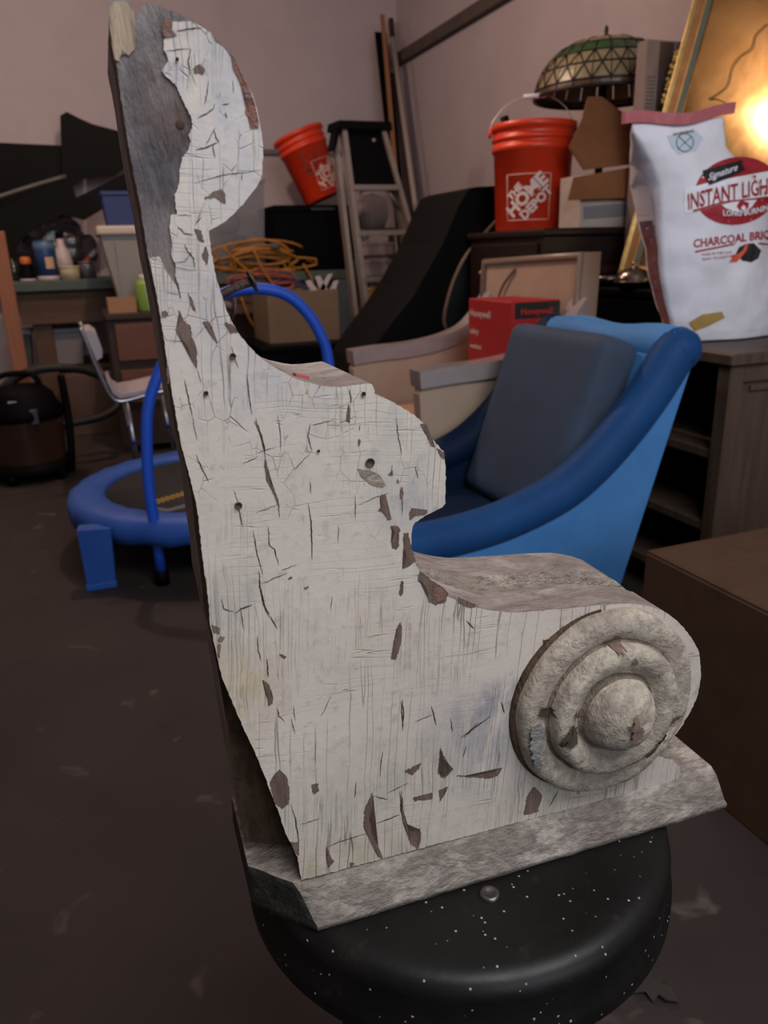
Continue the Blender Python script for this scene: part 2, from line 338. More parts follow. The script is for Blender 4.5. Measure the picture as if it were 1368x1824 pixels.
# ================================================================ THE CORBEL
a0 = GZ(566, 1660, zs); b0 = GZ(1293, 1440, zs); LD = (b0 - a0).normalized(); ND = Vector((LD.y, -LD.x, 0))
if ND.dot(CAM - a0) < 0: ND = -ND
FO = 0.012                                   # the carved face stands this far behind the foot's edge
P0 = a0 - ND * FO
def FP(x, y, lift=0.0):                      # a point of the carved face (optionally lifted off it)
    d = ray(x, y); p = CAM + d * ((P0 - CAM).dot(ND) / d.dot(ND)); return p + ND * lift
paintm = paint_mat([(FP(898, 1247), 0.045, 0.022, '#6d7080', 0.95), (FP(850, 1290), 0.06, 0.04, '#85858c', 0.55), (FP(440, 215), 0.05, 0.06, '#a3a6b4', 0.4), (FP(400, 260), 0.05, 0.05, '#a8abb8', 0.3), (FP(345, 110), 0.03, 0.03, '#8c8c98', 0.5), (FP(330, 520), 0.05, 0.05, '#9a9ca6', 0.45), (FP(480, 680), 0.06, 0.05, '#a2a6b0', 0.4), (FP(710, 790), 0.05, 0.06, '#a4a29c', 0.6), (FP(420, 1090), 0.035, 0.04, '#8e8c88', 0.6), (FP(430, 1230), 0.04, 0.05, '#b39f72', 0.6), (FP(690, 1400), 0.12, 0.05, '#a8a294', 0.6), (FP(600, 1530), 0.10, 0.03, '#a39474', 0.6), (FP(1000, 1400), 0.10, 0.03, '#a39c86', 0.7), (FP(740, 960), 0.04, 0.06, '#8f9298', 0.5), (FP(870, 1340), 0.05, 0.05, '#8f8f94', 0.5)])
greyw = worn_mat('weathered_wood', '#857a78', '#6a5f60', '#9a8d88', 26, 0.5, (1, 1, 0.3), 0.6, [(FP(270, 400), 0.06, 0.09, '#7d675c', 0.9), (FP(255, 95), 0.05, 0.05, '#90857c', 0.8), (FP(250, 200), 0.035, 0.09, '#9a9496', 0.8), (FP(310, 205), 0.055, 0.075, '#2a262b', 1.05), (FP(288, 300), 0.06, 0.07, '#423d42', 0.6), (FP(300, 170), 0.02, 0.03, '#6b574e', 0.8)])
darkw = worn_mat('old_dark_wood', '#5a4536', '#35281f', '#6e5238', 40, 0.5, (1, 1, 0.3))
brownw = worn_mat('bare_brown_wood', '#7b655b', '#6a564d', '#503e36', 60, 0.5, (1, 1, 0.2), 0.5)
sidem = worn_mat('worn_side_paint', '#a1958d', '#80726d', '#5f524e', 34, 0.52, (0.5, 1, 1))
basem = worn_mat('worn_foot_paint', '#aba096', '#83776f', '#544843', 60, 0.53, (0.6, 1, 1.3))
cor = thing('carved_corbel', 'tall old carved wooden corbel with crackled cream paint standing on the stool', 'corbel', (0.26, 0.46, zs))
RIGHT = [(297, 17), (312, 22), (328, 29), (342, 35), (355, 42), (367, 50), (378, 60), (388, 71), (397, 82), (406, 90), (413, 97), (419, 107), (423, 118), (431, 132), (439, 147), (446, 163), (452, 179), (457, 195), (460, 210), (463, 224), (465, 237), (467, 250), (468, 263), (468, 280), (467, 297), (466, 310), (463, 321), (456, 334), (447, 345), (436, 360), (423, 374), (410, 387), (397, 397), (386, 404), (376, 408), (372, 411), (372, 418), (373, 427), (375, 440), (377, 453), (379, 465), (382, 482), (386, 499), (392, 517), (397, 533), (402, 548), (407, 561), (413, 573), (421, 587), (430, 601), (440, 613), (452, 625), (463, 636), (474, 645), (487, 653), (501, 661), (515, 668), (529, 675), (543, 680), (557, 683), (575, 687), (592, 689), (610, 688), (627, 686), (642, 684), (656, 682), (662, 684), (665, 690), (666, 701), (677, 706), (689, 711), (701, 717), (713, 724), (725, 731), (736, 739), (745, 746), (753, 754), (762, 767), (770, 781), (779, 793), (789, 803), (790, 812), (792, 830), (792, 855), (792, 877), (792, 896), (786, 903), (778, 907), (767, 913), (756, 918), (747, 924), (739, 930), (734, 937), (732, 945), (731, 957), (732, 970), (733, 982), (736, 993), (740, 1005), (746, 1017), (755, 1029), (766, 1040), (780, 1051), (797, 1061), (813, 1069), (830, 1076), (848, 1081), (866, 1085), (888, 1088), (910, 1090), (932, 1089), (954, 1087), (980, 1085), (1007, 1083), (1035, 1080), (1064, 1077), (1092, 1075), (1117, 1074), (1139, 1076), (1160, 1080), (1178, 1086), (1194, 1096), (1209, 1109), (1223, 1125), (1235, 1143), (1243, 1161), (1246, 1181), (1247, 1202), (1244, 1222), (1240, 1240), (1233, 1257), (1224, 1275), (1213, 1292), (1201, 1308), (1188, 1323)]
TAIL = [(1178, 1337), (1172, 1346), (1196, 1352), (1209, 1364), (1211, 1377), (1204, 1388)]
BOT = [(1204, 1388), (536, 1566)]
CHAM = [(533, 1548), (529, 1525), (520, 1505), (511, 1488), (503, 1467), (496, 1445), (487, 1422), (478, 1400), (469, 1376), (460, 1353), (449, 1329), (438, 1306), (428, 1284), (419, 1262), (406, 1232), (394, 1203), (389, 1180)]
BACK = [(386, 1168), (374, 1113), (370, 1058), (363, 1012), (357, 960), (351, 905), (338, 849), (322, 790), (311, 728), (301, 667), (293, 612), (285, 560), (275, 508), (264, 458), (258, 420), (250, 368), (240, 320), (231, 274), (220, 205), (210, 131), (203, 90), (197, 62), (193, 40), (195, 12), (197, -6)]
TOPL = [(208, -12), (222, -8), (228, 4), (236, 14), (241, 25), (249, 24), (253, 12), (260, 7), (278, 9), (290, 13)]
full = RIGHT + TAIL[:-1] + BOT + CHAM + BACK + TOPL
full_r = rough_poly(full, 1.5, 5, True, 3)
near = [FP(x, y) for x, y in full_r]
T1, T2, T3 = 0.034, 0.066, 0.106
bm = BM()
# front leaf: carries the carved outline with the split lower corner
A, B, sides = prism(bm, near, -ND * T1, (0, 0, 1))
def xpx(p):
    v = p - CAM; return CXP + FPX * v.dot(rt) / v.dot(fw), CYP - FPX * v.dot(up) / v.dot(fw)
for f in sides:
    px, py = xpx(f.calc_center_median())
    if px < 400 and py < 1180 or (px < 545 and py > 1150): f.material_index = 2
    elif py < 30 and px < 330: f.material_index = 0
# middle leaf: hollowed along the scroll, straight at the back; far leaf: full outline
straight = [(536, 1566), (452, 1560), (441, 1500), (417, 1340), (399, 1230)] + BACK
def leaf(src, d0, d1, inset):
    pts = []
    n = len(src)
    for i, (x, y) in enumerate(src):
        p = FP(x, y)
        if inset and 731 <= x and 940 < y < 1330:
            q, r = FP(*src[(i - 1) % n]), FP(*src[(i + 1) % n]); t = (r - q).normalized(); nn = ND.cross(t)
            k = min(1, max(0, (y - 940) / 60)); p = p + nn * inset * k * SGN
        pts.append(p - ND * d0)
    return pts
SGN = -1.0
tst = ND.cross(Vector((1, 0, 0)))            # along the scroll (left to right) the inward side is downwards
SGN = 1.0 if tst.z < 0 else -1.0
src = RIGHT + TAIL[:-1] + [(1204, 1388)] + straight + TOPL
prism(bm, leaf(src, T1, T2, 0.012), -ND * (T2 - T1), (2, 2, 1))
prism(bm, leaf(src, T2, T3, 0), -ND * (T3 - T2), (3, 1, 1))
body = obj('body', bm, [greyw, sidem, darkw, worn_mat('ridge_paint', '#b8ab9c', '#9a8c80', '#75685e', 40, 0.5)], cor)
# paint skin: a thin raised layer over the face, broken away at the upper left
Z3 = lambda *l: [(160 + x / 3.8, y / 3.8) for x, y in l]
Z4 = lambda *l: [(220 + x / 2.85, 450 + y / 2.85) for x, y in l]
Z5 = lambda *l: [(400 + x / 2.974, 620 + y / 2.974) for x, y in l]
Z6 = lambda *l: [(700 + x / 2.28, 940 + y / 2.28) for x, y in l]
Z7 = lambda *l: [(350 + x / 2.736, 1050 + y / 2.736) for x, y in l]
edge = [(266, 461), (274, 458), (284, 457), (290, 470), (296, 484), (306, 497), (315, 512), (322, 531), (318, 508), (312, 492), (313, 474), (308, 462)] + Z3((550, 1720), (555, 1640), (540, 1560), (545, 1455), (590, 1450), (580, 1400), (575, 1320), (600, 1250), (608, 1150), (625, 1070), (665, 1020), (680, 960), (670, 920), (690, 870), (690, 810), (650, 730), (610, 650), (590, 590), (545, 545), (520, 525), (485, 480), (530, 420), (520, 370), (500, 340), (500, 265), (585, 245), (550, 200), (560, 150))
i0 = BACK.index((264, 458)); TOPSKIN = Z3((600, 150), (680, 150), (760, 185), (820, 230), (850, 290), (905, 325), (950, 390), (968, 450)); skin = TOPSKIN + RIGHT[RIGHT.index((439, 147)):] + TAIL[:-1] + BOT + CHAM + BACK[:i0]
skin_r = rough_poly(skin, 1.5, 5, False, 3) + rough_poly(edge, 1.8, 3.2, False, 11)
# pull the skin a hair inside the silhouette
cx_ = sum(p[0] for p in skin_r) / len(skin_r)
LIFT = 0.0011
bm = BM(); prism(bm, [FP(x, y, LIFT) for x, y in skin_r], -ND * (LIFT + 0.0004), (0, 0, 1)); obj('paint_layer', bm, [paintm, sidem], cor)
# chips, splits and holes where the paint is gone
CH = [Z4((280, 290), (300, 340), (340, 375), (345, 430), (370, 480), (372, 590), (345, 540), (330, 470), (290, 440), (262, 385), (285, 350)), Z4((322, 200), (350, 240), (368, 305), (345, 275)), Z4((400, 350), (430, 345), (455, 400), (475, 458), (450, 430), (425, 390)), Z4((510, 350), (545, 365), (578, 402), (540, 408)),
      Z4((715, 1040), (730, 1080), (745, 1160), (775, 1230), (782, 1275), (758, 1215), (728, 1160), (716, 1100)), Z4((1140, 765), (1148, 800), (1148, 862), (1126, 850)), Z4((190, 297), (215, 292), (225, 318), (196, 330)),
      Z5((820, 775), (850, 772), (860, 830), (870, 880), (885, 905), (860, 905), (845, 870), (810, 860), (830, 830)), Z5((930, 730), (942, 735), (937, 800), (925, 790)), Z5((875, 942), (905, 935), (930, 960), (905, 985), (925, 1040), (910, 1060), (885, 1055), (880, 1020), (895, 980)), Z5((945, 975), (970, 975), (985, 1050), (1008, 1125), (975, 1150), (940, 1165), (960, 1110), (945, 1050)),
      Z5((985, 845), (1020, 850), (1070, 855), (1060, 880), (1000, 885), (980, 912), (975, 880)), Z5((1030, 1175), (1090, 1225), (1150, 1265), (1180, 1295), (1165, 1340), (1120, 1355), (1075, 1340), (1070, 1270), (1020, 1222)), Z5((1230, 1312), (1290, 1340), (1340, 1362), (1300, 1372), (1240, 1348)), Z5((935, 1225), (945, 1240), (935, 1310), (922, 1300)), Z5((865, 665), (885, 638), (890, 676)), Z5((912, 688), (922, 715), (908, 712)), Z5((706, 478), (717, 485), (710, 522), (700, 505)),
      Z5((1030, 400), (1058, 398), (1096, 470), (1112, 522), (1090, 515), (1070, 460)), Z5((1120, 525), (1158, 550), (1158, 588), (1140, 572)),
      Z7((990, 155), (996, 180), (990, 270), (968, 338), (945, 335), (960, 240), (975, 180)), Z7((320, 435), (350, 460), (365, 500), (370, 550), (350, 562), (338, 510)), Z7((402, 870), (440, 908), (452, 980), (448, 1040), (415, 1062), (375, 1030), (372, 1000), (355, 930)), Z7((855, 985), (860, 1060), (840, 1110), (845, 1180), (880, 1240), (905, 1303), (888, 1300), (835, 1200), (813, 1150), (818, 1060)), Z7((995, 970), (1005, 1080), (1040, 1205), (1070, 1228), (1087, 1155), (1091, 1210), (1072, 1260), (1040, 1232), (998, 1110)),
      Z7((1010, 880), (1090, 840), (1080, 870), (1045, 897)), Z7((1185, 770), (1203, 830), (1247, 865), (1190, 912), (1175, 880)), Z7((1050, 1010), (1150, 985), (1145, 1015), (1060, 1026)), Z7((1180, 975), (1220, 955), (1200, 1000), (1185, 1026)), Z7((630, 1250), (665, 1320), (640, 1352)), Z7((740, 1320), (770, 1330), (750, 1347)), Z7((558, 945), (592, 938), (592, 970), (570, 992)), Z7((455, 1225), (490, 1225), (497, 1290), (475, 1270)),
      Z6((605, 450), (635, 455), (637, 485), (610, 482)), Z6((540, 1090), (570, 1045), (602, 1080), (582, 1150), (530, 1162)), Z6((255, 1003), (380, 1000), (442, 968), (420, 1002), (380, 1012)), Z6((180, 990), (190, 890), (215, 960), (242, 975), (205, 1012)),
      Z3((700, 465), (740, 440), (775, 470), (772, 508), (735, 497), (708, 502)), Z3((775, 1345), (830, 1303), (880, 1283), (912, 1310), (918, 1385), (870, 1348), (830, 1335)), Z3((705, 1548), (752, 1560), (772, 1638), (735, 1620)), Z3((780, 1668), (803, 1720), (790, 1792), (755, 1730)), Z7((70, 165), (110, 180), (112, 215), (85, 205)), Z7((110, 225), (135, 225), (122, 250), (105, 250)), Z7((100, 260), (118, 262), (112, 330), (102, 320)),
      Z4((220, 560), (232, 640), (228, 665), (216, 600)), Z5((330, 1215), (355, 1208), (345, 1225)), Z5((415, 1265), (445, 1258), (430, 1272)), Z7((400, 308), (435, 322), (430, 332), (410, 322))]
for i, c in enumerate(CH):
    bm = BM(); pts = rough_poly(c, 2.4, 1.6, True, 20 + i); ngon(bm, [FP(x, y, LIFT + 0.00035) for x, y in pts]); obj('paint_chip', bm, brownw, cor)
redp = Z3((945, 330), (975, 400), (1000, 480), (1060, 560), (1105, 680), (1135, 800), (1142, 868), (1085, 872), (1072, 800), (1048, 760), (1068, 680), (1025, 600), (1000, 530), (968, 470), (955, 400))
redm_ = worn_mat('red_undercoat', '#8a5a50', '#7a635c', '#604238', 70, 0.5)
for c in (redp, Z3((500, 140), (560, 130), (545, 205), (590, 245), (500, 262), (490, 200)), Z5((1100, 1250), (1140, 1262), (1172, 1295), (1160, 1330), (1125, 1345), (1100, 1300))):
    bm = BM(); ngon(bm, [FP(x, y, LIFT + 0.0005) for x, y in rough_poly(c, 0.8, 3, True, 77)]); obj('red_undercoat', bm, redm_, cor)['label'] = 'patch of brick red undercoat along the curved edge'
# long splits: tapering slivers following the photographed cracks
CR = [(Z4((625, 615), (632, 700), (650, 820)), 2.0), (Z4((668, 835), (690, 900), (714, 990), (718, 1050)), 2.2), (Z4((1142, 690), (1152, 730), (1150, 768)), 1.6), (Z4((308, 640), (325, 720), (350, 830)), 2.0), (Z4((365, 1020), (395, 1090), (432, 1160)), 1.8), (Z4((545, 470), (565, 540), (585, 590)), 1.4), (Z4((780, 820), (795, 920), (796, 1010)), 1.2), (Z4((945, 860), (935, 930), (955, 1010)), 1.6), (Z4((950, 875), (1070, 845)), 1.2), (Z4((950, 1010), (855, 1108)), 1.2), (Z4((600, 1070), (690, 1030)), 1.1), (Z4((670, 1015), (770, 985)), 1.0), (Z4((350, 830), (360, 900), (375, 950)), 1.1), (Z4((275, 160), (290, 240)), 1.3), (Z4((215, 440), (330, 455)), 0.9), (Z4((372, 590), (395, 660)), 1.2), (Z4((215, 200), (290, 215)), 0.9),
      (Z5((155, 380), (190, 460), (210, 560)), 2.0), (Z5((215, 590), (238, 710), (280, 800), (290, 895)), 2.6), (Z5((70, 835), (95, 945)), 1.7), (Z5((45, 745), (72, 820)), 1.1), (Z5((440, 815), (457, 930), (462, 1115)), 2.0), (Z5((450, 700), (458, 770)), 1.2), (Z5((690, 770), (690, 910)), 1.1), (Z5((150, 960), (165, 1060), (200, 1200)), 1.8), (Z5((230, 940), (235, 1040), (262, 1060), (285, 1150)), 1.8), (Z5((180, 1170), (185, 1260), (215, 1380), (240, 1427)), 2.6), (Z5((160, 870), (300, 820)), 1.1), (Z5((190, 1245), (330, 1188)), 1.2), (Z5((295, 1175), (385, 1142)), 1.0), (Z5((905, 360), (915, 450), (935, 570)), 1.4), (Z5((1005, 620), (1022, 690)), 1.3), (Z5((885, 610), (878, 660)), 1.0), (Z5((700, 830), (790, 790), (880, 760)), 0.9), (Z5((600, 930), (598, 1030)), 0.9), (Z5((715, 400), (708, 440)), 1.0), (Z5((565, 1310), (560, 1390)), 0.9), (Z5((940, 880), (935, 780)), 1.1), (Z5((765, 640), (770, 668)), 2.4),
      (Z7((310, 10), (330, 80), (355, 120)), 2.6), (Z7((355, 120), (392, 190)), 1.8), (Z7((295, 220), (298, 290), (315, 345)), 1.8), (Z7((340, 330), (350, 425)), 2.2), (Z7((390, 570), (400, 610), (430, 640)), 1.6), (Z7((460, 620), (478, 700)), 1.2), (Z7((1000, 530), (1007, 600), (1000, 682)), 2.2), (Z7((905, 780), (890, 910)), 1.3), (Z7((775, 930), (770, 1010)), 1.5), (Z7((870, 1135), (990, 1090)), 1.3), (Z7((630, 1252), (690, 1225), (820, 1185)), 1.1), (Z7((500, 1140), (600, 1110)), 0.9), (Z7((455, 1035), (480, 1110), (495, 1210), (497, 1280)), 1.8), (Z7((920, 990), (1030, 935)), 0.9), (Z7((860, 1000), (930, 1018)), 1.4), (Z7((185, 115), (215, 90), (270, 70)), 2.0), (Z7((120, 40), (130, 90), (185, 105)), 1.6), (Z7((215, 90), (228, 190)), 1.6), (Z7((470, 560), (480, 640)), 1.0), (Z7((655, 510), (605, 615)), 0.9), (Z7((1140, 560), (1155, 610), (1165, 660)), 1.8), (Z7((1060, 640), (1150, 605)), 1.0), (Z7((985, 0), (995, 30)), 2.6), (Z7((1310, 150), (1355, 190)), 1.8), (Z7((1235, 620), (1245, 690)), 1.4), (Z7((1300, 720), (1370, 640)), 1.6),
      (Z6((30, 700), (38, 815)), 1.8), (Z6((300, 380), (325, 405)), 1.8), (Z6((630, 1130), (670, 1060)), 1.3), (Z6((740, 1080), (775, 1040)), 1.3), (Z6((270, 850), (395, 760)), 1.7), (Z6((25, 1060), (30, 1140), (55, 1230)), 1.8), (Z6((435, 700), (450, 750)), 2.0), (Z6((295, 880), (282, 930)), 1.5),
      (Z3((500, 350), (590, 340), (680, 333)), 1.2), (Z3((578, 218), (660, 200), (765, 192)), 2.0), (Z3((722, 806), (790, 770), (842, 732)), 1.7), (Z3((838, 740), (845, 700)), 1.2), (Z3((710, 1018), (790, 1000), (872, 960)), 2.0), (Z3((825, 980), (845, 1072)), 2.0), (Z3((840, 880), (850, 930), (875, 965)), 2.2), (Z3((780, 990), (850, 860)), 1.3), (Z3((705, 1242), (900, 1185), (1030, 1170), (1165, 1152)), 1.2), (Z3((800, 545), (792, 640), (775, 720)), 1.6), (Z3((680, 330), (665, 430), (680, 510)), 1.8), (Z3((590, 1530), (640, 1580), (705, 1590)), 1.9), (Z3((640, 1650), (660, 1700), (700, 1750), (710, 1820)), 2.0), (Z3((580, 1455), (690, 1460)), 1.0), (Z3((720, 1510), (755, 1470)), 1.8), (Z3((560, 1780), (640, 1770), (690, 1700)), 1.3), (Z3((1030, 1170), (1025, 1225)), 1.4), (Z3((965, 540), (970, 640)), 1.0), (Z3((890, 710), (945, 705)), 1.5), (Z3((915, 760), (925, 805)), 1.8), (Z3((640, 930), (700, 830)), 1.0)]
splitm = mat('split_dark_brown', '#4a3b33', 0.9, c2='#33271f', nscale=90, spec=0.1)  # dark brown tone of the splits
for i, (pl, w) in enumerate(CR):
    bm = BM(); q = rough_poly(pl, 1.3, 4, False, 200 + i); n = len(q); L_, R_ = [], []
    for k, (x, y) in enumerate(q):
        a, b = q[max(0, k - 1)], q[min(n - 1, k + 1)]; dx, dy = b[0] - a[0], b[1] - a[1]; dl = hypot(dx, dy) + 1e-6; t = k / (n - 1)
        ww = w * 0.47 * (0.12 + sin(pi * t) ** 0.7) * (0.7 + 0.6 * random.random()); L_.append((x - dy / dl * ww, y + dx / dl * ww)); R_.append((x + dy / dl * ww, y - dx / dl * ww))
    va = [bm.verts.new(FP(x, y, LIFT + 0.00025)) for x, y in L_]; vb = [bm.verts.new(FP(x, y, LIFT + 0.00025)) for x, y in R_]
    for k in range(n - 1): bm.faces.new((va[k], va[k + 1], vb[k + 1], vb[k]))
    obj('paint_split', bm, splitm, cor)
# nail holes
for x, y, r in [(413.7, 634, 4.2), (366, 700, 3.4), (657.6, 823, 7.0), (424, 899, 5.2), (646, 701, 3.4), (566, 802, 2.2), (315, 107, 2.0), (972, 1141, 5.0)]:
    bm = BM(); c = FP(x, y, LIFT + 0.0006); lathe(bm, [(r * 0.00042, 0.0004), (r * 0.00034, 0.0007), (r * 0.0003, -0.0002), (0, -0.0006)], c, ND, 14); obj('nail_hole', bm, mat('nail_hole_rust', '#5a4536', 0.8, c2='#2c211b', nscale=200), cor)
bm = BM(); ngon(bm, [FP(x, y, LIFT + 0.0003) for x, y in rough_poly(Z5((700, 635), (760, 645), (815, 665), (852, 720), (830, 738), (775, 722), (720, 680)), 1.0, 3, True, 5)]); obj('scuff', bm, worn_mat('scuffed_paint', '#b5a89a', '#8a7a6a', '#a39588', 150, 0.5, (0.4, 1, 1)), cor)
bm = BM(); ngon(bm, [FP(x, y, 0.0007) for x, y in rough_poly(Z3((125, 60), (170, 10), (240, 10), (300, 90), (310, 330), (260, 380), (215, 330), (200, 420), (165, 400), (140, 230)), 1.5, 4, True, 41)]); obj('bleached_wood', bm, worn_mat('bleached_wood', '#a08c78', '#78624f', '#b8a48c', 40, 0.5, (1.6, 1, 0.15)), cor)
bm = BM(); lathe(bm, [(0.0024, 0.0), (0.0022, 0.0002), (0.001, 0.0003), (0, 0.0003)], FP(321, 222), ND, 14); obj('wood_knot', bm, mat('rust_knot', '#4a3228', 0.9, c2='#33221b', nscale=200), cor)
# rosette on the scroll
rc = FP(1071, 1244, 0.0); RR = (FP(1222, 1205) - FP(918, 1283)).length / 2
def wob(p): return ND * 0.0016 * (noise.noise(p * 60) + 0.6 * noise.noise(p * 140)) + (p - rc).normalized() * 0.0014 * noise.noise(p * 35)
prof = [(RR * 1.0, -0.004), (RR * 1.0, 0.006), (RR * 0.985, 0.0105), (RR * 0.95, 0.0135), (RR * 0.88, 0.0145), (RR * 0.80, 0.0138), (RR * 0.745, 0.0115), (RR * 0.725, 0.0108), (RR * 0.708, 0.0130), (RR * 0.695, 0.0195), (RR * 0.665, 0.0232), (RR * 0.61, 0.0245), (RR * 0.54, 0.0238), (RR * 0.47, 0.0205), (RR * 0.425, 0.0178), (RR * 0.400, 0.0175), (RR * 0.380, 0.0215), (RR * 0.355, 0.0285), (RR * 0.30, 0.0345), (RR * 0.22, 0.0385), (RR * 0.13, 0.0408), (RR * 0.06, 0.0415), (0, 0.0418)]
rosem = worn_mat('rosette_paint', '#b3a797', '#9a8d80', '#6c6056', 55, 0.56, (1, 1, 1), 0.6)
bm = BM(); lathe(bm, prof, rc, ND, 120, True, wob)
for i, f in enumerate(bm.faces): f.material_index = 1 if i // 120 in (6, 7, 14, 15) else 0
ros = obj('rosette', bm, [rosem, worn_mat('groove_shade_dirt', '#85756a', '#6b5c50', '#978778', 70, 0.5)], cor)  # grooves tinted darker: occlusion shade along with dirt, so the rings read
def ros_h(r):
    for (ra, ha), (rb, hb) in zip(prof, prof[1:]):
        if rb <= r <= ra: t = (ra - r) / (ra - rb + 1e-9); return ha + (hb - ha) * t
    return prof[-1][1]
e1 = LD; e2 = Vector((0, 0, 1))
def ros_patch(name, pts, m, seed, lift=0.0022):
    bm = decal(rough_poly([(x * 100, y * 100) for x, y in pts], 3.0, 2.0, True, seed), lambda x, y: rc + e1 * (x / 100 * RR) + e2 * (y / 100 * RR) + ND * (ros_h(hypot(x, y) / 100 * RR) + lift), 4.0)
    for v in bm.verts: v.co += wob(v.co)
    obj(name, bm, m, ros, True)
dk = mat('black_grime', '#35302c', 0.8, c2='#55493f', nscale=150, spec=0.1)
bl = worn_mat('blue_grime', '#8d867e', '#75747a', '#9a9086', 70, 0.5)
ros_patch('worn_patch', [(-0.58, 0.04), (-0.48, -0.02), (-0.45, -0.10), (-0.48, -0.20), (-0.55, -0.22), (-0.61, -0.16), (-0.66, -0.20), (-0.66, -0.10), (-0.60, -0.04)], dk, 3)
ros_patch('worn_patch', [(-0.50, 0.20), (-0.45, 0.16), (-0.46, 0.08), (-0.52, 0.10)], dk, 5)
ros_patch('worn_patch', [(-0.80, 0.22), (-0.68, 0.16), (-0.72, 0.08), (-0.84, 0.12)], dk, 7)
ros_patch('worn_patch', [(-0.92, 0.02), (-0.80, 0.05), (-0.76, -0.12), (-0.80, -0.32), (-0.78, -0.50), (-0.86, -0.42), (-0.93, -0.20)], bl, 8)
ros_patch('worn_patch', [(-0.10, 0.05), (-0.04, 0.06), (0.0, 0.16), (0.03, 0.05), (0.08, -0.02), (0.04, -0.10), (-0.05, -0.12), (-0.04, -0.02)], brownw, 12)
ros_patch('worn_patch', [(-0.16, 0.74), (0.0, 0.82), (0.06, 0.72), (-0.06, 0.67)], brownw, 14)
ros_patch('worn_patch', [(0.08, 0.62), (0.14, 0.62), (0.13, 0.55), (0.08, 0.55)], brownw, 15)
ros_patch('worn_patch', [(0.30, -0.52), (0.55, -0.38), (0.84, -0.26), (0.82, -0.30), (0.56, -0.44), (0.32, -0.57)], darkw, 16)
bm = BM()
tube(bm, [rc + e1 * (RR * 1.004 * cos(a)) + e2 * (RR * 1.004 * sin(a)) + ND * 0.0012 for a in [radians(95 + 8 * k) for k in range(20)]], lambda t: 0.0012 + 0.0022 * sin(pi * t), 8); obj('dark_edge_line', bm, darkw, ros)  # dark crescent along the rosette's left rim
# moulded foot
fz = FP(870, 1477).z - zs
n_ = -ND
def foot_pt(u, d, z): return a0 + LD * u + n_ * d + Vector((0, 0, z + 0.0004))
FL = (b0 - a0).length; FD = T3 + 2 * FO
cl = GZ(449, 1613, zs) - a0; cu, cdp = cl.dot(LD), cl.dot(n_)
rows = [(0.0, 0.0), (0.0, 0.0045), (0.0016, 0.0075), (0.0045, 0.017), (0.0085, fz * 0.82), (0.0125, fz + 0.0005)]
loops = []
bm = BM()
for ins, z in rows:
    pts = []
    N1, N2, N3 = 36, 14, 6
    c = [(cu * ins / cdp, ins), (FL - ins * 0.75, ins), (FL - ins * 0.75, FD - ins), (cu, FD - ins), (cu, cdp)]
    for (pa, pb, k) in ((c[0], c[1], N1), (c[1], c[2], N2), (c[2], c[3], N1), (c[3], c[4], 4), (c[4], c[0], N3)):
        for j in range(k):
            t = j / k; p = foot_pt(pa[0] + (pb[0] - pa[0]) * t, pa[1] + (pb[1] - pa[1]) * t, z)
            w = 0.0009 * noise.noise(p * 70) + 0.0007 * noise.noise(p * 190); p = p + ND * w
            pts.append(bm.verts.new(p))
    loops.append(pts)
n = len(loops[0])
for A_, B_ in zip(loops, loops[1:]):
    for k in range(n):
        f = bm.faces.new((A_[k], A_[(k + 1) % n], B_[(k + 1) % n], B_[k])); f.smooth = True
        f.material_index = 1 if k >= 36 + 14 + 36 else 0
bm.faces.new(loops[0][::-1]); f = bm.faces.new(loops[-1]); f.material_index = 0
obj('moulded_foot', bm, [basem, worn_mat('dark_end_grain', '#35342e', '#24231f', '#4a4438', 50, 0.5)], cor)
# two old nails left in the neck
rust = mat('rusty_iron', '#5d4a44', 0.7, 0.5, c2='#3a2e2a', nscale=200, bump=0.5, bscale=300)
for tip, head in (((398, 537), (465, 505)), ((404, 551), (429, 555))):
    A_ = FP(*tip, -0.030); d = ray(*head); Hd = FP(*head, -0.030); dr = (Hd - A_).normalized(); up_ = Vector((0, 0, 1))
    bm = BM(); tube(bm, [A_ - dr * 0.006, A_ + (Hd - A_) * 0.5 + up_ * 0.0012, Hd], 0.0024, 8, sub=3)
    nl = obj('nail', bm, rust, cor)
    bm = BM(); lathe(bm, [(0, 0), (0.006, 0.0), (0.0062, 0.001), (0.003, 0.002), (0, 0.0022)], Hd, dr, 14); obj('nail_head', bm, rust, nl)
c = FP(552, 682) - ND * 0.022; bm = BM(); box(bm, -0.004, 0.004, -0.004, 0.004, -0.0006, 0.0012, 0, Matrix.Translation(c + Vector((0, 0, 0.0006))) @ Matrix.Rotation(radians(14), 4, 'Y')); obj('red_fleck', bm, mat('red_paint_fleck', '#a04a4c', 0.7), cor)

# ================================================================ RIGHT-HAND SIDE
# ---- blue velvet armchair, facing the left wall
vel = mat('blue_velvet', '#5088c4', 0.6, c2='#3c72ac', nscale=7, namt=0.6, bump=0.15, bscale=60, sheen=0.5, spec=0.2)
veld = mat('velvet_roll_shade', '#1f4a7e', 0.55, c2='#173a68', nscale=6, namt=0.6, bump=0.12, bscale=40, sheen=0.3, spec=0.1)  # same velvet, darker: shade and nap of the near roll put into colour
velk = mat('velvet_inner_shade', '#0e1f38', 0.6, sheen=0.2, spec=0.1)  # same velvet, near black: shade inside and on the far arm painted in
velc = mat('blue_velvet_cushion', '#3f4f68', 0.65, c2='#3b424e', nscale=4, namt=0.5, bump=0.15, bscale=50, sheen=0.25, spec=0.15)  # same velvet, greyer: look of the reversed nap put into the colour
ch = thing('velvet_armchair', 'blue velvet armchair with sweeping rolled arms and a loose back cushion', 'armchair', (1.0, 1.83, 0))
YN, YFAR = 1.51, 2.15
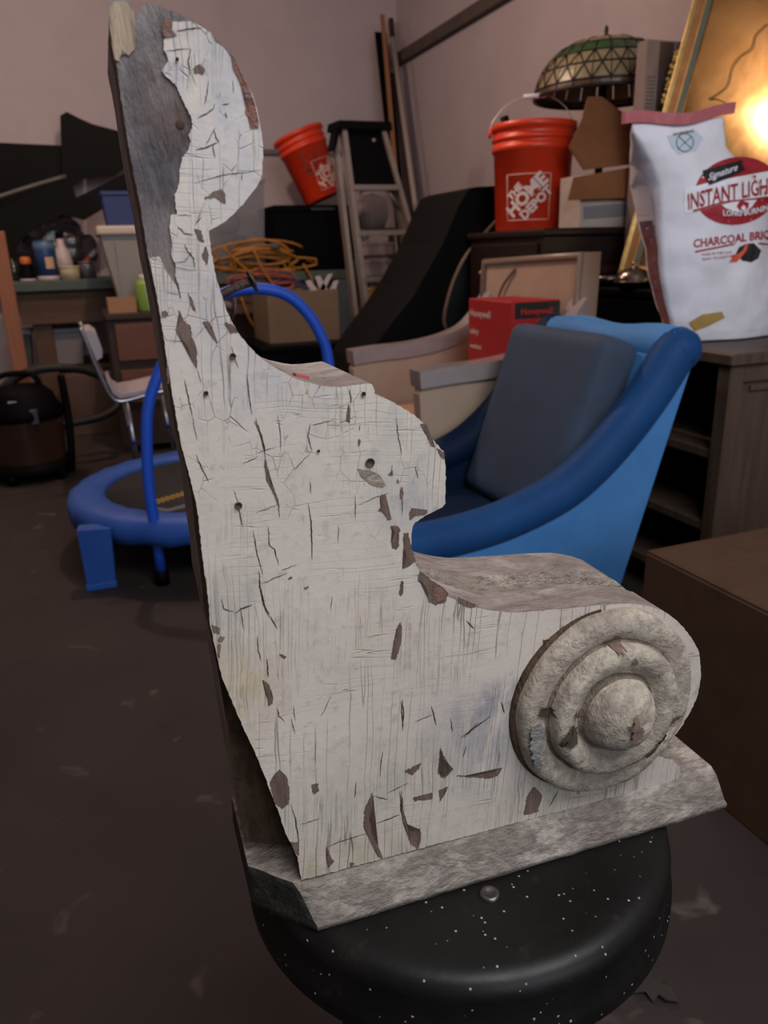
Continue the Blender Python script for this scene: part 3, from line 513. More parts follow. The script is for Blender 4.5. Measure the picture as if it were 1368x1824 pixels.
armc = [(0.60, 0.352), (0.72, 0.352), (0.85, 0.366), (0.96, 0.393), (1.06, 0.432), (1.15, 0.495), (1.23, 0.572), (1.30, 0.655), (1.355, 0.735)]
for y0, y1 in ((YN, YN + 0.075), (YFAR - 0.075, YFAR)):
    ym = (y0 + y1) / 2; s = 1 if y0 == YN else -1
    bm = BM(); ap = smooth_path([(x, 0, z) for x, z in armc], 4); pts = [Vector((p.x, y0 + 0.006, p.z)) for p in ap] + [Vector((1.392, y0 + 0.006, 0.73)), Vector((1.21, y0 + 0.006, 0.11)), Vector((0.60, y0 + 0.006, 0.11))]
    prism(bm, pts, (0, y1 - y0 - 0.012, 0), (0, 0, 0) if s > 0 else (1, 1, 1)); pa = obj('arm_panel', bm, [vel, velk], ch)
    bm = BM(); P = smooth_path([(x, ym + s * 0.004, z) for x, z in armc] + [(1.372, ym + s * 0.004, 0.752)], 5)
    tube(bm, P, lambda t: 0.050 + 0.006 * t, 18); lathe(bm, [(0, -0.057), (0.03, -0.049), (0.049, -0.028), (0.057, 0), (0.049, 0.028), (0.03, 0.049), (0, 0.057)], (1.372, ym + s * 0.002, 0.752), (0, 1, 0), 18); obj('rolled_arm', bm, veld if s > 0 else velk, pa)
bm = BM(); hexa(bm, [(1.12, YN + 0.05, 0.11), (1.21, YN + 0.05, 0.11), (1.21, YFAR - 0.05, 0.11), (1.12, YFAR - 0.05, 0.11)], [(1.30, YN + 0.05, 0.74), (1.392, YN + 0.05, 0.74), (1.392, YFAR - 0.05, 0.74), (1.30, YFAR - 0.05, 0.74)]); bk = obj('backrest', bm, vel, ch)
bm = BM(); tube(bm, [(1.372, YN + 0.03 + (YFAR - YN - 0.06) * k / 12, 0.752 + 0.006 * sin(k * 0.9)) for k in range(13)], 0.053, 18); obj('top_roll', bm, vel, bk)
bm = BM(); box(bm, -0.065, 0.065, -0.235, 0.235, -0.26, 0.26, 0.05, Matrix.Translation((1.175, 1.84, 0.535)) @ Matrix.Rotation(radians(19), 4, 'Y'), 4); obj('back_cushion', bm, velc, ch, True)
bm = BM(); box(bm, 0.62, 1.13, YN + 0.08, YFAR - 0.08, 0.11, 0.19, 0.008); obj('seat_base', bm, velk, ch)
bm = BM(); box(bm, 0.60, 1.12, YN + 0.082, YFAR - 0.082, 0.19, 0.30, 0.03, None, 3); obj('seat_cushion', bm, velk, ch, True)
legm = mat('dark_leg_wood', '#2c1f18', 0.5)
for x in (0.68, 1.12):
    for y in (1.58, 2.08): bm = BM(); lathe(bm, [(0, 0), (0.014, 0), (0.022, 0.112), (0, 0.112)], (x, y, 0), n=12); obj('leg', bm, legm, ch)

# ---- closed cardboard box at the lower right
cardd = mat('brown_cardboard', '#523e30', 0.85, c2='#463226', nscale=14, bump=0.1, spec=0.15)
cb = thing('cardboard_box', 'large closed brown cardboard box on the floor in front of the blue armchair', 'box', (1.3, 0.85, 0))
bm = BM(); box(bm, 0.99, 1.62, 0.52, 1.158, 0, 0.417, 0.003); obj('carton', bm, cardd, cb)
bm = BM(); box(bm, 0.992, 1.618, 0.522, 0.838, 0.417, 0.4205); obj('flap', bm, cardd, cb)
bm = BM(); box(bm, 0.992, 1.618, 0.842, 1.156, 0.417, 0.4205); obj('flap', bm, cardd, cb)

# ---- wooden cabinet with open shelves at its left side
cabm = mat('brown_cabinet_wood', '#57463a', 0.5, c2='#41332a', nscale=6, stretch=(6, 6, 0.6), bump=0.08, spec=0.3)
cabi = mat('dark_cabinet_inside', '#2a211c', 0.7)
cab = thing('wooden_cabinet', 'brown wooden cabinet with open side shelves carrying the charcoal bag', 'cabinet', (1.72, 1.72, 0))
cx0, cx1, cy0, cy1, cz = 1.485, 1.93, 1.484, 1.97, 0.741
bm = BM(); box(bm, cx0 - 0.012, cx1 + 0.01, cy0 - 0.012, cy1 + 0.01, cz - 0.03, cz, 0.004); obj('top_board', bm, cabm, cab)
for x in (cx0, cx1 - 0.045):
    for y in (cy0, cy1 - 0.045): bm = BM(); box(bm, x, x + 0.045, y, y + 0.045, 0, cz - 0.03, 0.003); obj('post', bm, cabm, cab)
bm = BM(); box(bm, cx0 + 0.045, cx1 - 0.045, cy0 + 0.012, cy0 + 0.03, 0.06, cz - 0.03); fp = obj('front_panel', bm, cabm, cab)
bm = BM(); box(bm, cx0 + 0.045, cx1 - 0.045, cy0 + 0.002, cy0 + 0.012, cz - 0.075, cz - 0.03, 0.002); obj('rail', bm, cabm, fp)
bm = BM(); box(bm, cx0 + 0.075, cx1 - 0.075, cy0 + 0.004, cy0 + 0.012, cz - 0.10, cz - 0.085, 0.002); obj('moulding', bm, cabm, fp)
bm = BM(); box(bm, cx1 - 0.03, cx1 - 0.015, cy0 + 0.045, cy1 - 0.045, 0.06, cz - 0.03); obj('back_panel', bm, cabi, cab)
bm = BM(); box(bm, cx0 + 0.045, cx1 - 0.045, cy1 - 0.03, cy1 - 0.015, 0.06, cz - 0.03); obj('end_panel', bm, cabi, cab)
for z in (0.10, 0.275, 0.475): bm = BM(); box(bm, cx0 + 0.004, cx1 - 0.03, cy0 + 0.046, cy1 - 0.046, z - 0.012, z + 0.012, 0.002); obj('shelf', bm, cabm, cab)

# ---- charcoal bag
bagm = mat('white_paper_bag', '#e4e2ea', 0.5, c2='#d4d0d8', nscale=9, bump=0.5, bscale=18, spec=0.35)
redm = mat('bag_red', '#9c1f2a', 0.55); navm = mat('bag_black', '#1d1b1f', 0.55); whm = mat('bag_white', '#e8e6ec', 0.55)
bag = thing('charcoal_bag', 'white paper charcoal bag with red emblem standing on the brown cabinet', 'bag', (1.72, 1.76, cz))
YG = 1.70
rowsb = [(213, 1147, 1313, 0.0), (228, 1150, 1313, 0.012), (258, 1162, 1316, 0.04), (290, 1180, 1345, 0.075), (330, 1192, 1376, 0.10), (380, 1192, 1392, 0.115), (440, 1193, 1400, 0.12), (500, 1198, 1402, 0.125), (555, 1208, 1404, 0.125), (590, 1214, 1404, 0.115), (606, 1222, 1402, 0.10)]
RB = []
for i, (y, xa, xb, th) in enumerate(rowsb):
    L_ = PY(xa, y + 6, YG); R_ = PY(xb, y - 0.10 * (xb - xa) * 0.35, YG); z = (L_.z + R_.z) / 2
    RB.append((L_.x, R_.x, L_.z if i < 2 else z, th, R_.z if i < 2 else z))
zb_ = RB[-1][2]
RB = [(a, b, cz + 0.004 + (zl - zb_) * 1.0, th, cz + 0.004 + (zr - zb_)) for a, b, zl, th, zr in RB]
def bag_row(v):
    k = min(len(RB) - 2, int(v)); t = v - k; return tuple(RB[k][j] + (RB[k + 1][j] - RB[k][j]) * t for j in range(5))
def bag_front(u, v):
    a, b, zl, th, zr = bag_row(v); x = a + (b - a) * u; z = zl + (zr - zl) * u
    bulge = th * 0.52 * (1 - abs(2 * u - 1) ** 2.6) + (0.009 * noise.noise(Vector((x * 12, z * 12, 3))) + 0.007 * abs(noise.noise(Vector((x * 24, z * 18, 8))))) * min(1, th * 20)
    return Vector((x, YG - bulge + 0.045, z))
def bag_in(v):
    for (a, x), (b, y) in zip(((0, 0.0), (2, -0.004), (4, -0.008), (6, 0.05), (8, 0.07)), ((2, -0.004), (4, -0.008), (6, 0.05), (8, 0.07), (11, 0.07))):
        if a <= v <= b: return x + (y - x) * (v - a) / (b - a)
    return 0.07
NU, NVs = 32, 60
bm = BM(); g = []
for j in range(NVs + 1):
    v = (len(RB) - 1) * j / NVs; row = [bag_front(i / NU, v) for i in range(NU + 1)]; a, b, zl, th, zr = bag_row(v)
    fold = min(1, max(0, (v - 2) / 3)) * (1 - 0.55 * min(1, max(0, (v - 5) / 5)))
    back = [Vector((row[-1].x - (0.25 * th * fold), row[-1].y + th * 0.5, row[-1].z)), Vector((row[-1].x, row[-1].y + th, row[-1].z)), Vector((row[0].x + bag_in(v), row[0].y + th, row[0].z)), Vector((row[0].x + bag_in(v) * 0.5 + 0.22 * th * fold, row[0].y + th * 0.5, row[0].z))]
    g.append([bm.verts.new(p) for p in row + back])
n = len(g[0])
for A_, B_ in zip(g, g[1:]):
    for k in range(n): f = bm.faces.new((A_[k], A_[(k + 1) % n], B_[(k + 1) % n], B_[k])); f.smooth = True
bm.faces.new(g[0]); bm.faces.new(g[-1][::-1]); obj('paper_sack', bm, bagm, bag)
# folded red seal across the top
bm = BM(); tl, tr_ = PY(1128, 214, YG), PY(1327, 196, YG); dz = (RB[0][2] - PY(1147, 219, YG).z); tl.z += dz; tr_.z += dz; N = 16
rws = []
for i in range(N + 1):
    t = i / N; p = tl.lerp(tr_, t); yy = 0.045 - 0.006 + 0.004 * sin(t * 9); w = 0.008 * sin(t * 7 + 1)
    rws.append([bm.verts.new(p + Vector((0, yy + oy, oz + w))) for oy, oz in ((-0.006, -0.014), (-0.008, 0.012), (0.008, 0.012), (0.006, -0.014))])
for A_, B_ in zip(rws, rws[1:]):
    for k in range(4): bm.faces.new((A_[k], A_[(k + 1) % 4], B_[(k + 1) % 4], B_[k]))
bm.faces.new(rws[0]); bm.faces.new(rws[-1][::-1]); obj('top_seal', bm, mat('pink_red_seal', '#a8535a', 0.6, c2='#b96c70', nscale=40), bag)
# print: mapped onto the bulging front
zpx = lambda y: None
def bag_at(x, z, lift):
    lo_, hi_ = 0.0, len(RB) - 1.0
    for _ in range(30):
        mid = (lo_ + hi_) / 2; a, b, zl, th, zr = bag_row(mid); u = (x - a) / (b - a); zz = zl + (zr - zl) * min(1, max(0, u))
        if zz > z: lo_ = mid
        else: hi_ = mid
    a, b, zl, th, zr = bag_row(lo_); u = (x - a) / (b - a); return bag_front(min(1, max(0, u)), lo_) + Vector((0, -lift, 0)) + Vector((x - (a + (b - a) * min(1, max(0, u))), 0, 0))
def BP(px, py, lift=0.0012):                # photo pixel -> point on the bag's front
    p = PY(px, py, YG - 0.01); q = bag_at(p.x, p.z, lift)
    for _ in range(3):
        p = PY(px, py, q.y + lift); q = bag_at(p.x, p.z + 0.0, lift)
    return q
PXM = YG * 1.414 / FPX                       # metres per photo pixel near the bag, roughly
def print_poly(name, pts, m, lift):
    return obj(name, decal(pts, lambda x, y: BP(x, y, lift), 7.0), m, bag)
def print_text(body, px, py, size, slope, m, lift=0.0022, stretch=1.0, bold=0.0, ital=0.0, curve=0.0, up_x=0.0):
    def place(x, y): return BP(px + x + y * up_x, py + slope * x - curve * x * x - y, lift)
    bm = text_mesh(body, size, place, bold, 'LEFT', stretch, ital, 8.0)
    return obj('print', bm, m, bag)
def ell(cx, cy, rx, ry, n=40, rot=0.0): return [(cx + rx * cos(2 * pi * k / n) * cos(rot) - ry * sin(2 * pi * k / n) * sin(rot), cy + rx * cos(2 * pi * k / n) * sin(rot) + ry * sin(2 * pi * k / n) * cos(rot)) for k in range(n)]
print_poly('print', ell(1312, 340, 76, 60, 44, -0.22), redm, 0.0008)
print_poly('print', [(1216, 338), (1262, 325), (1312, 315), (1362, 306), (1404, 300), (1404, 347), (1366, 351), (1330, 355), (1290, 362), (1236, 378), (1218, 381)], whm, 0.0015)
print_poly('print', [(1250, 304), (1285, 294), (1322, 285), (1327, 302), (1300, 316), (1262, 330), (1256, 318)], navm, 0.0030)
print_text('Signature', 1259, 322, 17, -0.36, whm, 0.0038, 0.82, 0.2, 0.35)
print_text('INSTANT LIGHT', 1222, 374, 40, -0.255, redm, 0.0028, 0.55, 0.7, 0.0, -0.0004)
print_poly('print', [(1233, 374), (1290, 358), (1340, 353), (1380, 348), (1380, 351), (1340, 356), (1291, 361), (1234, 378)], redm, 0.0026)
print_poly('print', [(1285, 365), (1303, 360), (1325, 357), (1347, 356), (1338, 369), (1322, 379), (1305, 376), (1292, 371)], whm, 0.0020)
print_poly('print', [(1317, 376), (1311, 368), (1314, 361), (1319, 357), (1325, 364), (1333, 361), (1332, 369), (1326, 377)], redm, 0.0026)
print_poly('print', [(1321, 375), (1318, 370), (1323, 365), (1327, 370), (1325, 375)], whm, 0.0032)
print_text('LONG BURNING', 1285, 384, 14, 0.10, whm, 0.0048, 0.86, 0.3, 0.0, 0.0028)
print_text('CHARCOAL BRIQUETS', 1234, 441, 20.5, -0.125, redm, 0.0018, 0.86, 0.5)
print_poly('print', [(1237, 447), (1308, 433), (1308, 436), (1238, 450)], redm, 0.0018); print_poly('print', [(1350, 432), (1392, 436), (1392, 438), (1350, 435)], redm, 0.0018)
print_text('MADE IN THE U.S.A.', 1249, 456, 6.5, -0.1, redm, 0.0018, 0.95); print_text('READY TO LIGHT FUEL', 1250, 464, 6.5, -0.1, redm, 0.0018, 0.9)
print_poly('print', [(1310, 452), (1316, 440), (1328, 434), (1342, 433), (1355, 446), (1350, 460), (1338, 467), (1322, 464)], navm, 0.0018)
print_poly('print', [(1326, 436), (1332, 433), (1328, 447), (1318, 459), (1312, 466), (1298, 467), (1304, 458), (1302, 454), (1314, 452), (1322, 446)], mat('bag_orange', '#d8562c', 0.55), 0.0026)
lab = mat('bag_label_blue', '#b9c6d2', 0.5)
print_poly('print', [(1188, 242), (1238, 232), (1252, 246), (1240, 268), (1208, 275), (1196, 262)], lab, 0.0012)
bm = BM(); pts = [BP(x, y, 0.0022) for x, y in ell(1219, 254, 15, 16, 28)]; tube(bm, pts, 0.0009, 5, True); tube(bm, [BP(1208, 243, 0.0022), BP(1219, 254, 0.0022), BP(1231, 265, 0.0022)], 0.0009, 5); tube(bm, [BP(1231, 243, 0.0022), BP(1219, 254, 0.0022), BP(1207, 266, 0.0022)], 0.0009, 5); obj('print', bm, navm, bag)
print_text('WARNING', 1198, 243, 8, -0.2, navm, 0.0022, 0.95, 0.1)
print_poly('print', [(1225, 575), (1250, 560), (1285, 555), (1290, 566), (1262, 580), (1236, 590)], mat('bag_yellow_patch', '#a8874a', 0.6), 0.002)
# red printed gusset on the left side with vertical lettering
bm = BM(); vs = []
for j in range(12):
    v = 5.2 + 4.6 * j / 11; a, b, zl, th, zr = bag_row(v); p = bag_front(0, v); fold = min(1, max(0, (v - 2) / 3)) * (1 - 0.55 * min(1, max(0, (v - 5) / 5))); q = Vector((p.x + bag_in(v) * 0.5 + 0.22 * th * fold, p.y + th * 0.5, p.z)); r = Vector((p.x + bag_in(v), p.y + th, p.z)); n_2 = Vector((-0.0015, -0.0008, 0))
    vs.append([bm.verts.new(q.lerp(r, 0.15) + n_2), bm.verts.new(q.lerp(r, 0.9) + n_2)])
for A_, B_ in zip(vs, vs[1:]): bm.faces.new((A_[0], A_[1], B_[1], B_[0]))
obj('gusset_print', bm, mat('gusset_red', '#8f4a4c', 0.6, c2='#a87a78', nscale=60), bag)
def gus(x, y):
    v = 5.6 + x; a, b, zl, th, zr = bag_row(min(9.9, v)); p = bag_front(0, min(9.9, v)); fold = min(1, max(0, (v - 2) / 3)) * (1 - 0.55 * min(1, max(0, (v - 5) / 5))); q = Vector((p.x + bag_in(min(9.9, v)) * 0.5 + 0.22 * th * fold, p.y + th * 0.5, p.z)); return p.lerp(q, 0.25 + 0.55 * y) + Vector((-0.003, -0.002, 0))
bm = text_mesh('CHARCOAL BRIQUETS', 1.0, gus, 0.0, 'LEFT', 0.40); obj('print', bm, redm, bag)

# ---- tall black box behind the armchair, with shiny metal dish on it
blk = mat('black_plastic', '#08080a', 0.6, c2='#050506', nscale=6, spec=0.06)
tb = thing('black_storage_trunk', 'tall black trunk under the gilt mirror behind the blue armchair', 'trunk', (1.98, 2.3, 0))
bm = BM(); box(bm, 1.77, 2.22, 2.0, 2.59, 0, 0.83, 0.01); obj('trunk_body', bm, blk, tb)
bm = BM(); box(bm, 1.76, 2.23, 1.99, 2.592, 0.83, 0.862, 0.008); obj('lid', bm, blk, tb)
chrome = mat('tarnished_silver', '#b7aea4', 0.22, 1.0, c2='#8a7f74', nscale=20)
dsh = thing('silver_dish', 'tarnished silver covered dish on the black trunk beside the gilt mirror', 'dish', (1.80, 2.28, 0.862))
bm = BM(); lathe(bm, [(0, 0), (0.05, 0), (0.055, 0.006), (0.066, 0.018), (0.07, 0.022), (0.066, 0.024), (0, 0.018)], (1.80, 2.28, 0.862), n=36); obj('plate', bm, chrome, dsh)
bm = BM(); lathe(bm, [(0.062, 0.0), (0.060, 0.02), (0.045, 0.036), (0.02, 0.044), (0.008, 0.048), (0.012, 0.056), (0.008, 0.064), (0, 0.065)], (1.80, 2.28, 0.884), n=36); obj('cover', bm, chrome, dsh)
bm = BM()
for k, (x, y, r) in enumerate(((1.84, 2.42, 0.035), (1.835, 2.14, 0.034), (1.83, 2.355, 0.026))): pass
bm.free()
bw = thing('metal_bowl', 'crumpled shiny metal bowl lying on the black trunk', 'bowl', (1.805, 2.43, 0.862))
bm = BM(); lathe(bm, [(0, 0), (0.03, 0), (0.05, 0.018), (0.058, 0.036), (0.055, 0.036), (0.046, 0.02), (0.028, 0.004), (0, 0.004)], (1.805, 2.43, 0.862), n=28, wob=lambda p: Vector((0.006 * noise.noise(p * 30), 0.006 * noise.noise(p * 30 + Vector((5, 5, 5))), 0.003 * noise.noise(p * 40)))); obj('bowl_shell', bm, chrome, bw)
bm = BM(); tube(bm, [(1.80, 2.48, 0.90), (1.785, 2.50, 0.895), (1.787, 2.515, 0.875)], 0.004, 8, sub=4); obj('handle', bm, chrome, bw)

# ---- gilt framed mirror leaning to the right wall
O = Vector((1.885, 2.46, 0.866)); mu = Vector((0.280, 0, 0.960)).normalized(); mw = Vector((0, -1, 0)); mn = Vector((-mu.z, 0, mu.x)); MROT = Matrix.Rotation(radians(6), 3, 'Z'); mu, mw, mn = MROT @ mu, MROT @ mw, MROT @ mn; MWd, MHt = 0.98, 1.30
gold = mat('gilt_wood', '#b59a62', 0.38, 0.75, c2='#8d7140', nscale=30, bump=0.15, bscale=90)
goldd = mat('dark_gilt_edge', '#6b4a2a', 0.5, 0.4, c2='#8a6436', nscale=20)
mir = thing('gilt_mirror', 'gilt framed mirror leaning on the right wall reflecting a warm bulb', 'mirror', tuple(O))
def MP(u, v, h): return O + mw * u + mu * v + mn * h
fwid = 0.068; FPROF = [(0.0, 0.0), (0.0, 0.028), (0.006, 0.036), (0.014, 0.036), (0.020, 0.026), (0.046, 0.018), (0.052, 0.024), (0.058, 0.022), (fwid, 0.008), (fwid, 0.0)]
def member(corner0, corner1, in0, in1):
    bm = BM(); rr = []
    for c, i in ((corner0, in0), (corner1, in1)): rr.append([bm.verts.new(MP(c[0] + i[0] * d, c[1] + i[1] * d, h)) for d, h in FPROF])
    for k in range(len(FPROF)):
        k2 = (k + 1) % len(FPROF); f = bm.faces.new((rr[0][k], rr[0][k2], rr[1][k2], rr[1][k])); f.material_index = 1 if k in (0, 4) else (2 if k == 7 else 0)
    bm.faces.new(rr[0]); bm.faces.new(rr[1][::-1]); return obj('frame_side', bm, [gold, goldd, mat('verdigris_edge', '#565a48', 0.5)], mir)
cr_ = [(0, 0), (MWd, 0), (MWd, MHt), (0, MHt)]; ins = [(1, 1), (-1, 1), (-1, -1), (1, -1)]; mem = []
for k in range(4): mem.append(member(cr_[k], cr_[(k + 1) % 4], ins[k], ins[(k + 1) % 4]))
bm = BM(); 
for a, h in ((0.0, 0.006),):
    prism(bm, [MP(0.05, 0.05, h), MP(MWd - 0.05, 0.05, h), MP(MWd - 0.05, MHt - 0.05, h), MP(0.05, MHt - 0.05, h)], -mn * 0.005)
def mirror_mat():
    m = bpy.data.materials.new('aged_mirror'); m.use_nodes = True; t = NT(m); b = t.N['Principled BSDF']; v = t.n('ShaderNodeTexCoord').outputs['Object']
    c = t.mix(t.ramp(t.noise(v, 5, 5, 0.65, 0.4), 0.4, 0.7), lin('#9a8058'), lin('#785f3a')); t.l(c, b.inputs['Base Color']); b.inputs['Metallic'].default_value = 1.0
    rr = t.n('ShaderNodeMapRange'); rr.inputs[3].default_value = 0.09; rr.inputs[4].default_value = 0.17; t.l(t.noise(v, 14, 5, 0.7), rr.inputs[0]); t.l(rr.outputs[0], b.inputs['Roughness']); return m
obj('glass', bm, mirror_mat(), mir)
bm = BM()
for k in range(26):
    t = random.random(); u = -0.004 - 0.012 * random.random() * sin(pi * t); v = 0.60 + 0.20 * t; r = 0.006 + 0.006 * random.random()
    lathe(bm, [(0, -r), (r * 0.75, -r * 0.6), (r, 0), (r * 0.75, r * 0.6), (0, r)], MP(u, v, 0.022 + 0.014 * random.random()), (random.random() - .5, random.random() - .5, 1), 8)
obj('carved_leaf', bm, gold, mem[3], True)['label'] = 'cluster of carved gilt leaves on the frame edge'
# loose thread of wire over the glass
def MG(x, y, h=0.010):
    d = ray(x, y); p0 = O + mn * h; return CAM + d * ((p0 - CAM).dot(mn) / d.dot(mn))
bm = BM(); tube(bm, [MG(*q) for q in ((1366, 42), (1345, 62), (1338, 85), (1318, 100), (1303, 120), (1295, 150), (1280, 165), (1262, 176), (1275, 176), (1290, 182))], 0.0016, 6, sub=5); obj('wire', bm, mat('old_wire', '#6b5436', 0.6, 0.3), mir)

# ---- mahogany chest of drawers
mah = mat('mahogany', '#220c0a', 0.45, c2='#150706', nscale=5, stretch=(1, 1, 6), spec=0.4)
dr = thing('mahogany_chest', 'dark red mahogany chest of drawers carrying the orange bucket and boxes', 'chest of drawers', (2.04, 2.9, 0))
DX0, DX1, DY0, DY1, DZ = 1.64, 2.43, 2.61, 3.2, 1.07
bm = BM(); box(bm, DX0, DX1, DY0, DY1, 0.06, DZ - 0.03); db = obj('carcass', bm, mah, dr)
bm = BM(); box(bm, DX0 - 0.015, DX1, DY0 - 0.015, DY1 + 0.015, DZ - 0.03, DZ, 0.008); obj('top', bm, mah, dr)
for z0, z1 in ((0.10, 0.32), (0.34, 0.55), (0.57, 0.77), (0.79, 1.02)):
    bm = BM(); box(bm, DX0 - 0.014, DX0, DY0 + 0.03, DY1 - 0.03, z0, z1, 0.004); d_ = obj('drawer', bm, mah, dr)
    for y in (DY0 + 0.16, DY1 - 0.16): bm = BM(); lathe(bm, [(0.006, 0), (0.006, 0.012), (0.014, 0.018), (0.012, 0.026), (0, 0.028)], (DX0 - 0.014, y, (z0 + z1) / 2), (-1, 0, 0), 12); obj('knob', bm, mat('brass', '#9c7a3c', 0.35, 0.9), d_)
for z0, z1 in ((0.90, 0.93), (0.70, 0.73)): bm = BM(); box(bm, DX0 + 0.02, DX1 - 0.02, DY0 - 0.01, DY0, z0, z1, 0.003); obj('end_rail', bm, mat('mahogany_rail', '#3a130d', 0.4), dr)
for x in (DX0 + 0.01, DX1 - 0.07):
    for y in (DY0 + 0.01, DY1 - 0.07): bm = BM(); box(bm, x, x + 0.06, y, y + 0.06, 0, 0.06); obj('foot', bm, mah, dr)

# ---- orange buckets
org = mat('orange_plastic', '#d83a1c', 0.38, c2='#c93216', nscale=6, spec=0.5)
prm = mat('bucket_white_print', '#d8c4bc', 0.5)
def bucket(label, M, rt_, rb, h, face, text=True):
    """M places a bucket whose base centre is the origin and whose axis is +Z; face = angle of the printed side"""
    e = thing('plastic_bucket', label, 'bucket', M.translation[:], 'orange five gallon buckets')
    bm = BM(); R = lambda z: rb + (rt_ * 0.95 - rb) * z / h
    prof = [(0, 0.004), (rb - 0.006, 0.004), (rb - 0.004, 0), (rb, 0.004), (R(h * 0.74), h * 0.74), (R(h * 0.74) + 0.008, h * 0.745), (R(h * 0.8) + 0.008, h * 0.80), (R(h * .8), h * 0.805), (R(h * .84), h * 0.84), (R(h * .84) + 0.007, h * 0.845), (R(h * .87) + 0.007, h * 0.87), (R(h * .88), h * 0.88), (R(h * .93), h * 0.935), (rt_, h * 0.94), (rt_, h * 0.995), (rt_ - 0.004, h), (R(h) - 0.006, h * 0.99), (rb - 0.008, 0.01), (0, 0.01)]
    lathe(bm, prof, (0, 0, 0), n=56)
    for v in bm.verts: v.co = M @ v.co
    obj('pail', bm, org, e)
    def wrap(x, z, lift=0.0012): a = face + x / rb; r = R(z) + lift; return M @ Vector((r * cos(a), r * sin(a), z))
    s = h * 0.42; z0 = h * 0.10
    bm = BM()
    for (x0, y0, x1, y1) in ((-s / 2, 0, s / 2, 0), (s / 2, 0, s / 2, s), (s / 2, s, -s / 2, s), (-s / 2, s, -s / 2, 0)): tube(bm, [wrap(x0 + (x1 - x0) * t / 6, z0 + y0 + (y1 - y0) * t / 6, 0.001) for t in range(7)], 0.0016, 5)
    obj('print', bm, prm, e)
    if text:
        ca, sa = cos(radians(45)), sin(radians(45))
        for body, size, cx, cy, bl_ in (('THE', 0.22, -0.12, 0.23, 0.012), ('HOME', 0.40, 0, -0.07, 0.018), ('DEPOT', 0.28, 0.04, -0.32, 0.014)):
            def place(x, y, cx=cx, cy=cy):
                x_, y_ = x + cx, y + cy; return wrap((x_ * ca - y_ * sa) * s, z0 + s / 2 + (x_ * sa + y_ * ca) * s, 0.0016)
            bm = text_mesh(body, size, place, bl_, 'CENTER', 1.0); obj('print', bm, prm, e)
    return e, wrap, R
bc = AT(945, 412, 3.5); bc.z = DZ
face = math.atan2(-bc.y, -bc.x) - 0.10
e, wrap, R_ = bucket('upright orange plastic bucket with white square print on the mahogany chest', Matrix.Translation(bc), 0.172, 0.146, AT(948, 222, 3.5).z - DZ, face)
hz = AT(948, 222, 3.5).z
latd = r0 * 1.0; A_, B_ = bc - latd * 0.176, bc + latd * 0.176
for p in (A_, B_): 
    bm = BM(); lathe(bm, [(0, -0.006), (0.017, -0.006), (0.017, 0.006), (0, 0.006)], (p.x, p.y, hz - 0.03), latd, 14); obj('handle_boss', bm, org, e)
mid = Vector((bc.x, bc.y, hz + 0.105))
bm = BM(); tube(bm, [Vector((A_.x, A_.y, hz - 0.03)), Vector((A_.x, A_.y, hz + 0.01)) + latd * 0.008, mid - latd * 0.115 + Vector((0, 0, -0.035)), mid - latd * 0.035 + Vector((0, 0, -0.002)), mid + latd * 0.05, mid + latd * 0.13 + Vector((0, 0, -0.05)), Vector((B_.x, B_.y, hz - 0.03))], 0.0022, 8, sub=6); hd = obj('wire_handle', bm, mat('zinc_wire', '#b8b0aa', 0.4, 0.8), e)
bm = BM(); tube(bm, [mid - latd * 0.045 + Vector((0, 0, -0.004)), mid + latd * 0.045 + Vector((0, 0, 0.0))], 0.009, 12); obj('grip', bm, mat('white_grip', '#d8d0cc', 0.5), hd)
pt = AT(900, 232, 3.45)
tl_ = thing('black_tool', 'black handled tool standing inside the upright orange bucket', 'tool', (pt.x, pt.y, DZ + 0.03)); dirn = Vector((0.1, 0.05, 0.9)).normalized()
pin = bc + Vector((-0.02, -0.02, 0.02)); ptop = AT(898, 208, 3.48)
bm = BM(); tube(bm, [ptop + (pin - ptop) * 0.0, ptop + (pin - ptop) * 0.1, ptop + (pin - ptop) * 0.35], lambda t: 0.017 - 0.004 * t, 12); obj('handle', bm, blk, tl_)
bm = BM(); tube(bm, [ptop + (pin - ptop) * 0.34, pin], 0.006, 8); obj('shaft', bm, mat('worn_steel', '#6b6663', 0.35, 0.9), tl_)

# ---- open carton with raised flaps on the chest
kraft = mat('kraft_cardboard', '#8a5a3c', 0.8, c2='#7b4f35', nscale=10, spec=0.15); wcard = mat('white_carton', '#b5a8a0', 0.7, c2='#a3958d', nscale=12)
oc = thing('open_carton', 'open white carton with brown flaps sticking up beside the upright orange bucket', 'box', (1.9, 2.75, DZ))
YC = 2.64; xa, xb = PY(1032, 392, YC).x, PY(1124, 388, YC).x; zt = PY(1060, 312, YC).z
bm = BM(); box(bm, xa, xb, YC, YC + 0.14, DZ, zt, 0.002); obj('carton', bm, wcard, oc)
def px_sheet(pts, th, Ys): 
    P = [PY(x, y, Yq) for (x, y), Yq in zip(pts, Ys)]; nrm = (P[1] - P[0]).cross(P[2] - P[0]).normalized(); return P, nrm * th
for pts, Ys in (([(1012, 356), (1022, 316), (1134, 296), (1128, 352)], (2.615, 2.635, 2.635, 2.615)), ([(1014, 262), (1040, 205), (1126, 236), (1122, 292), (1040, 302)], (2.70, 2.76, 2.76, 2.70, 2.69)), ([(1038, 206), (1048, 172), (1072, 172), (1128, 214), (1128, 240)], (2.765, 2.775, 2.775, 2.775, 2.765))):
    bm = BM(); P, o_ = px_sheet(pts, 0.005, Ys); prism(bm, P, o_); obj('flap', bm, kraft, oc)
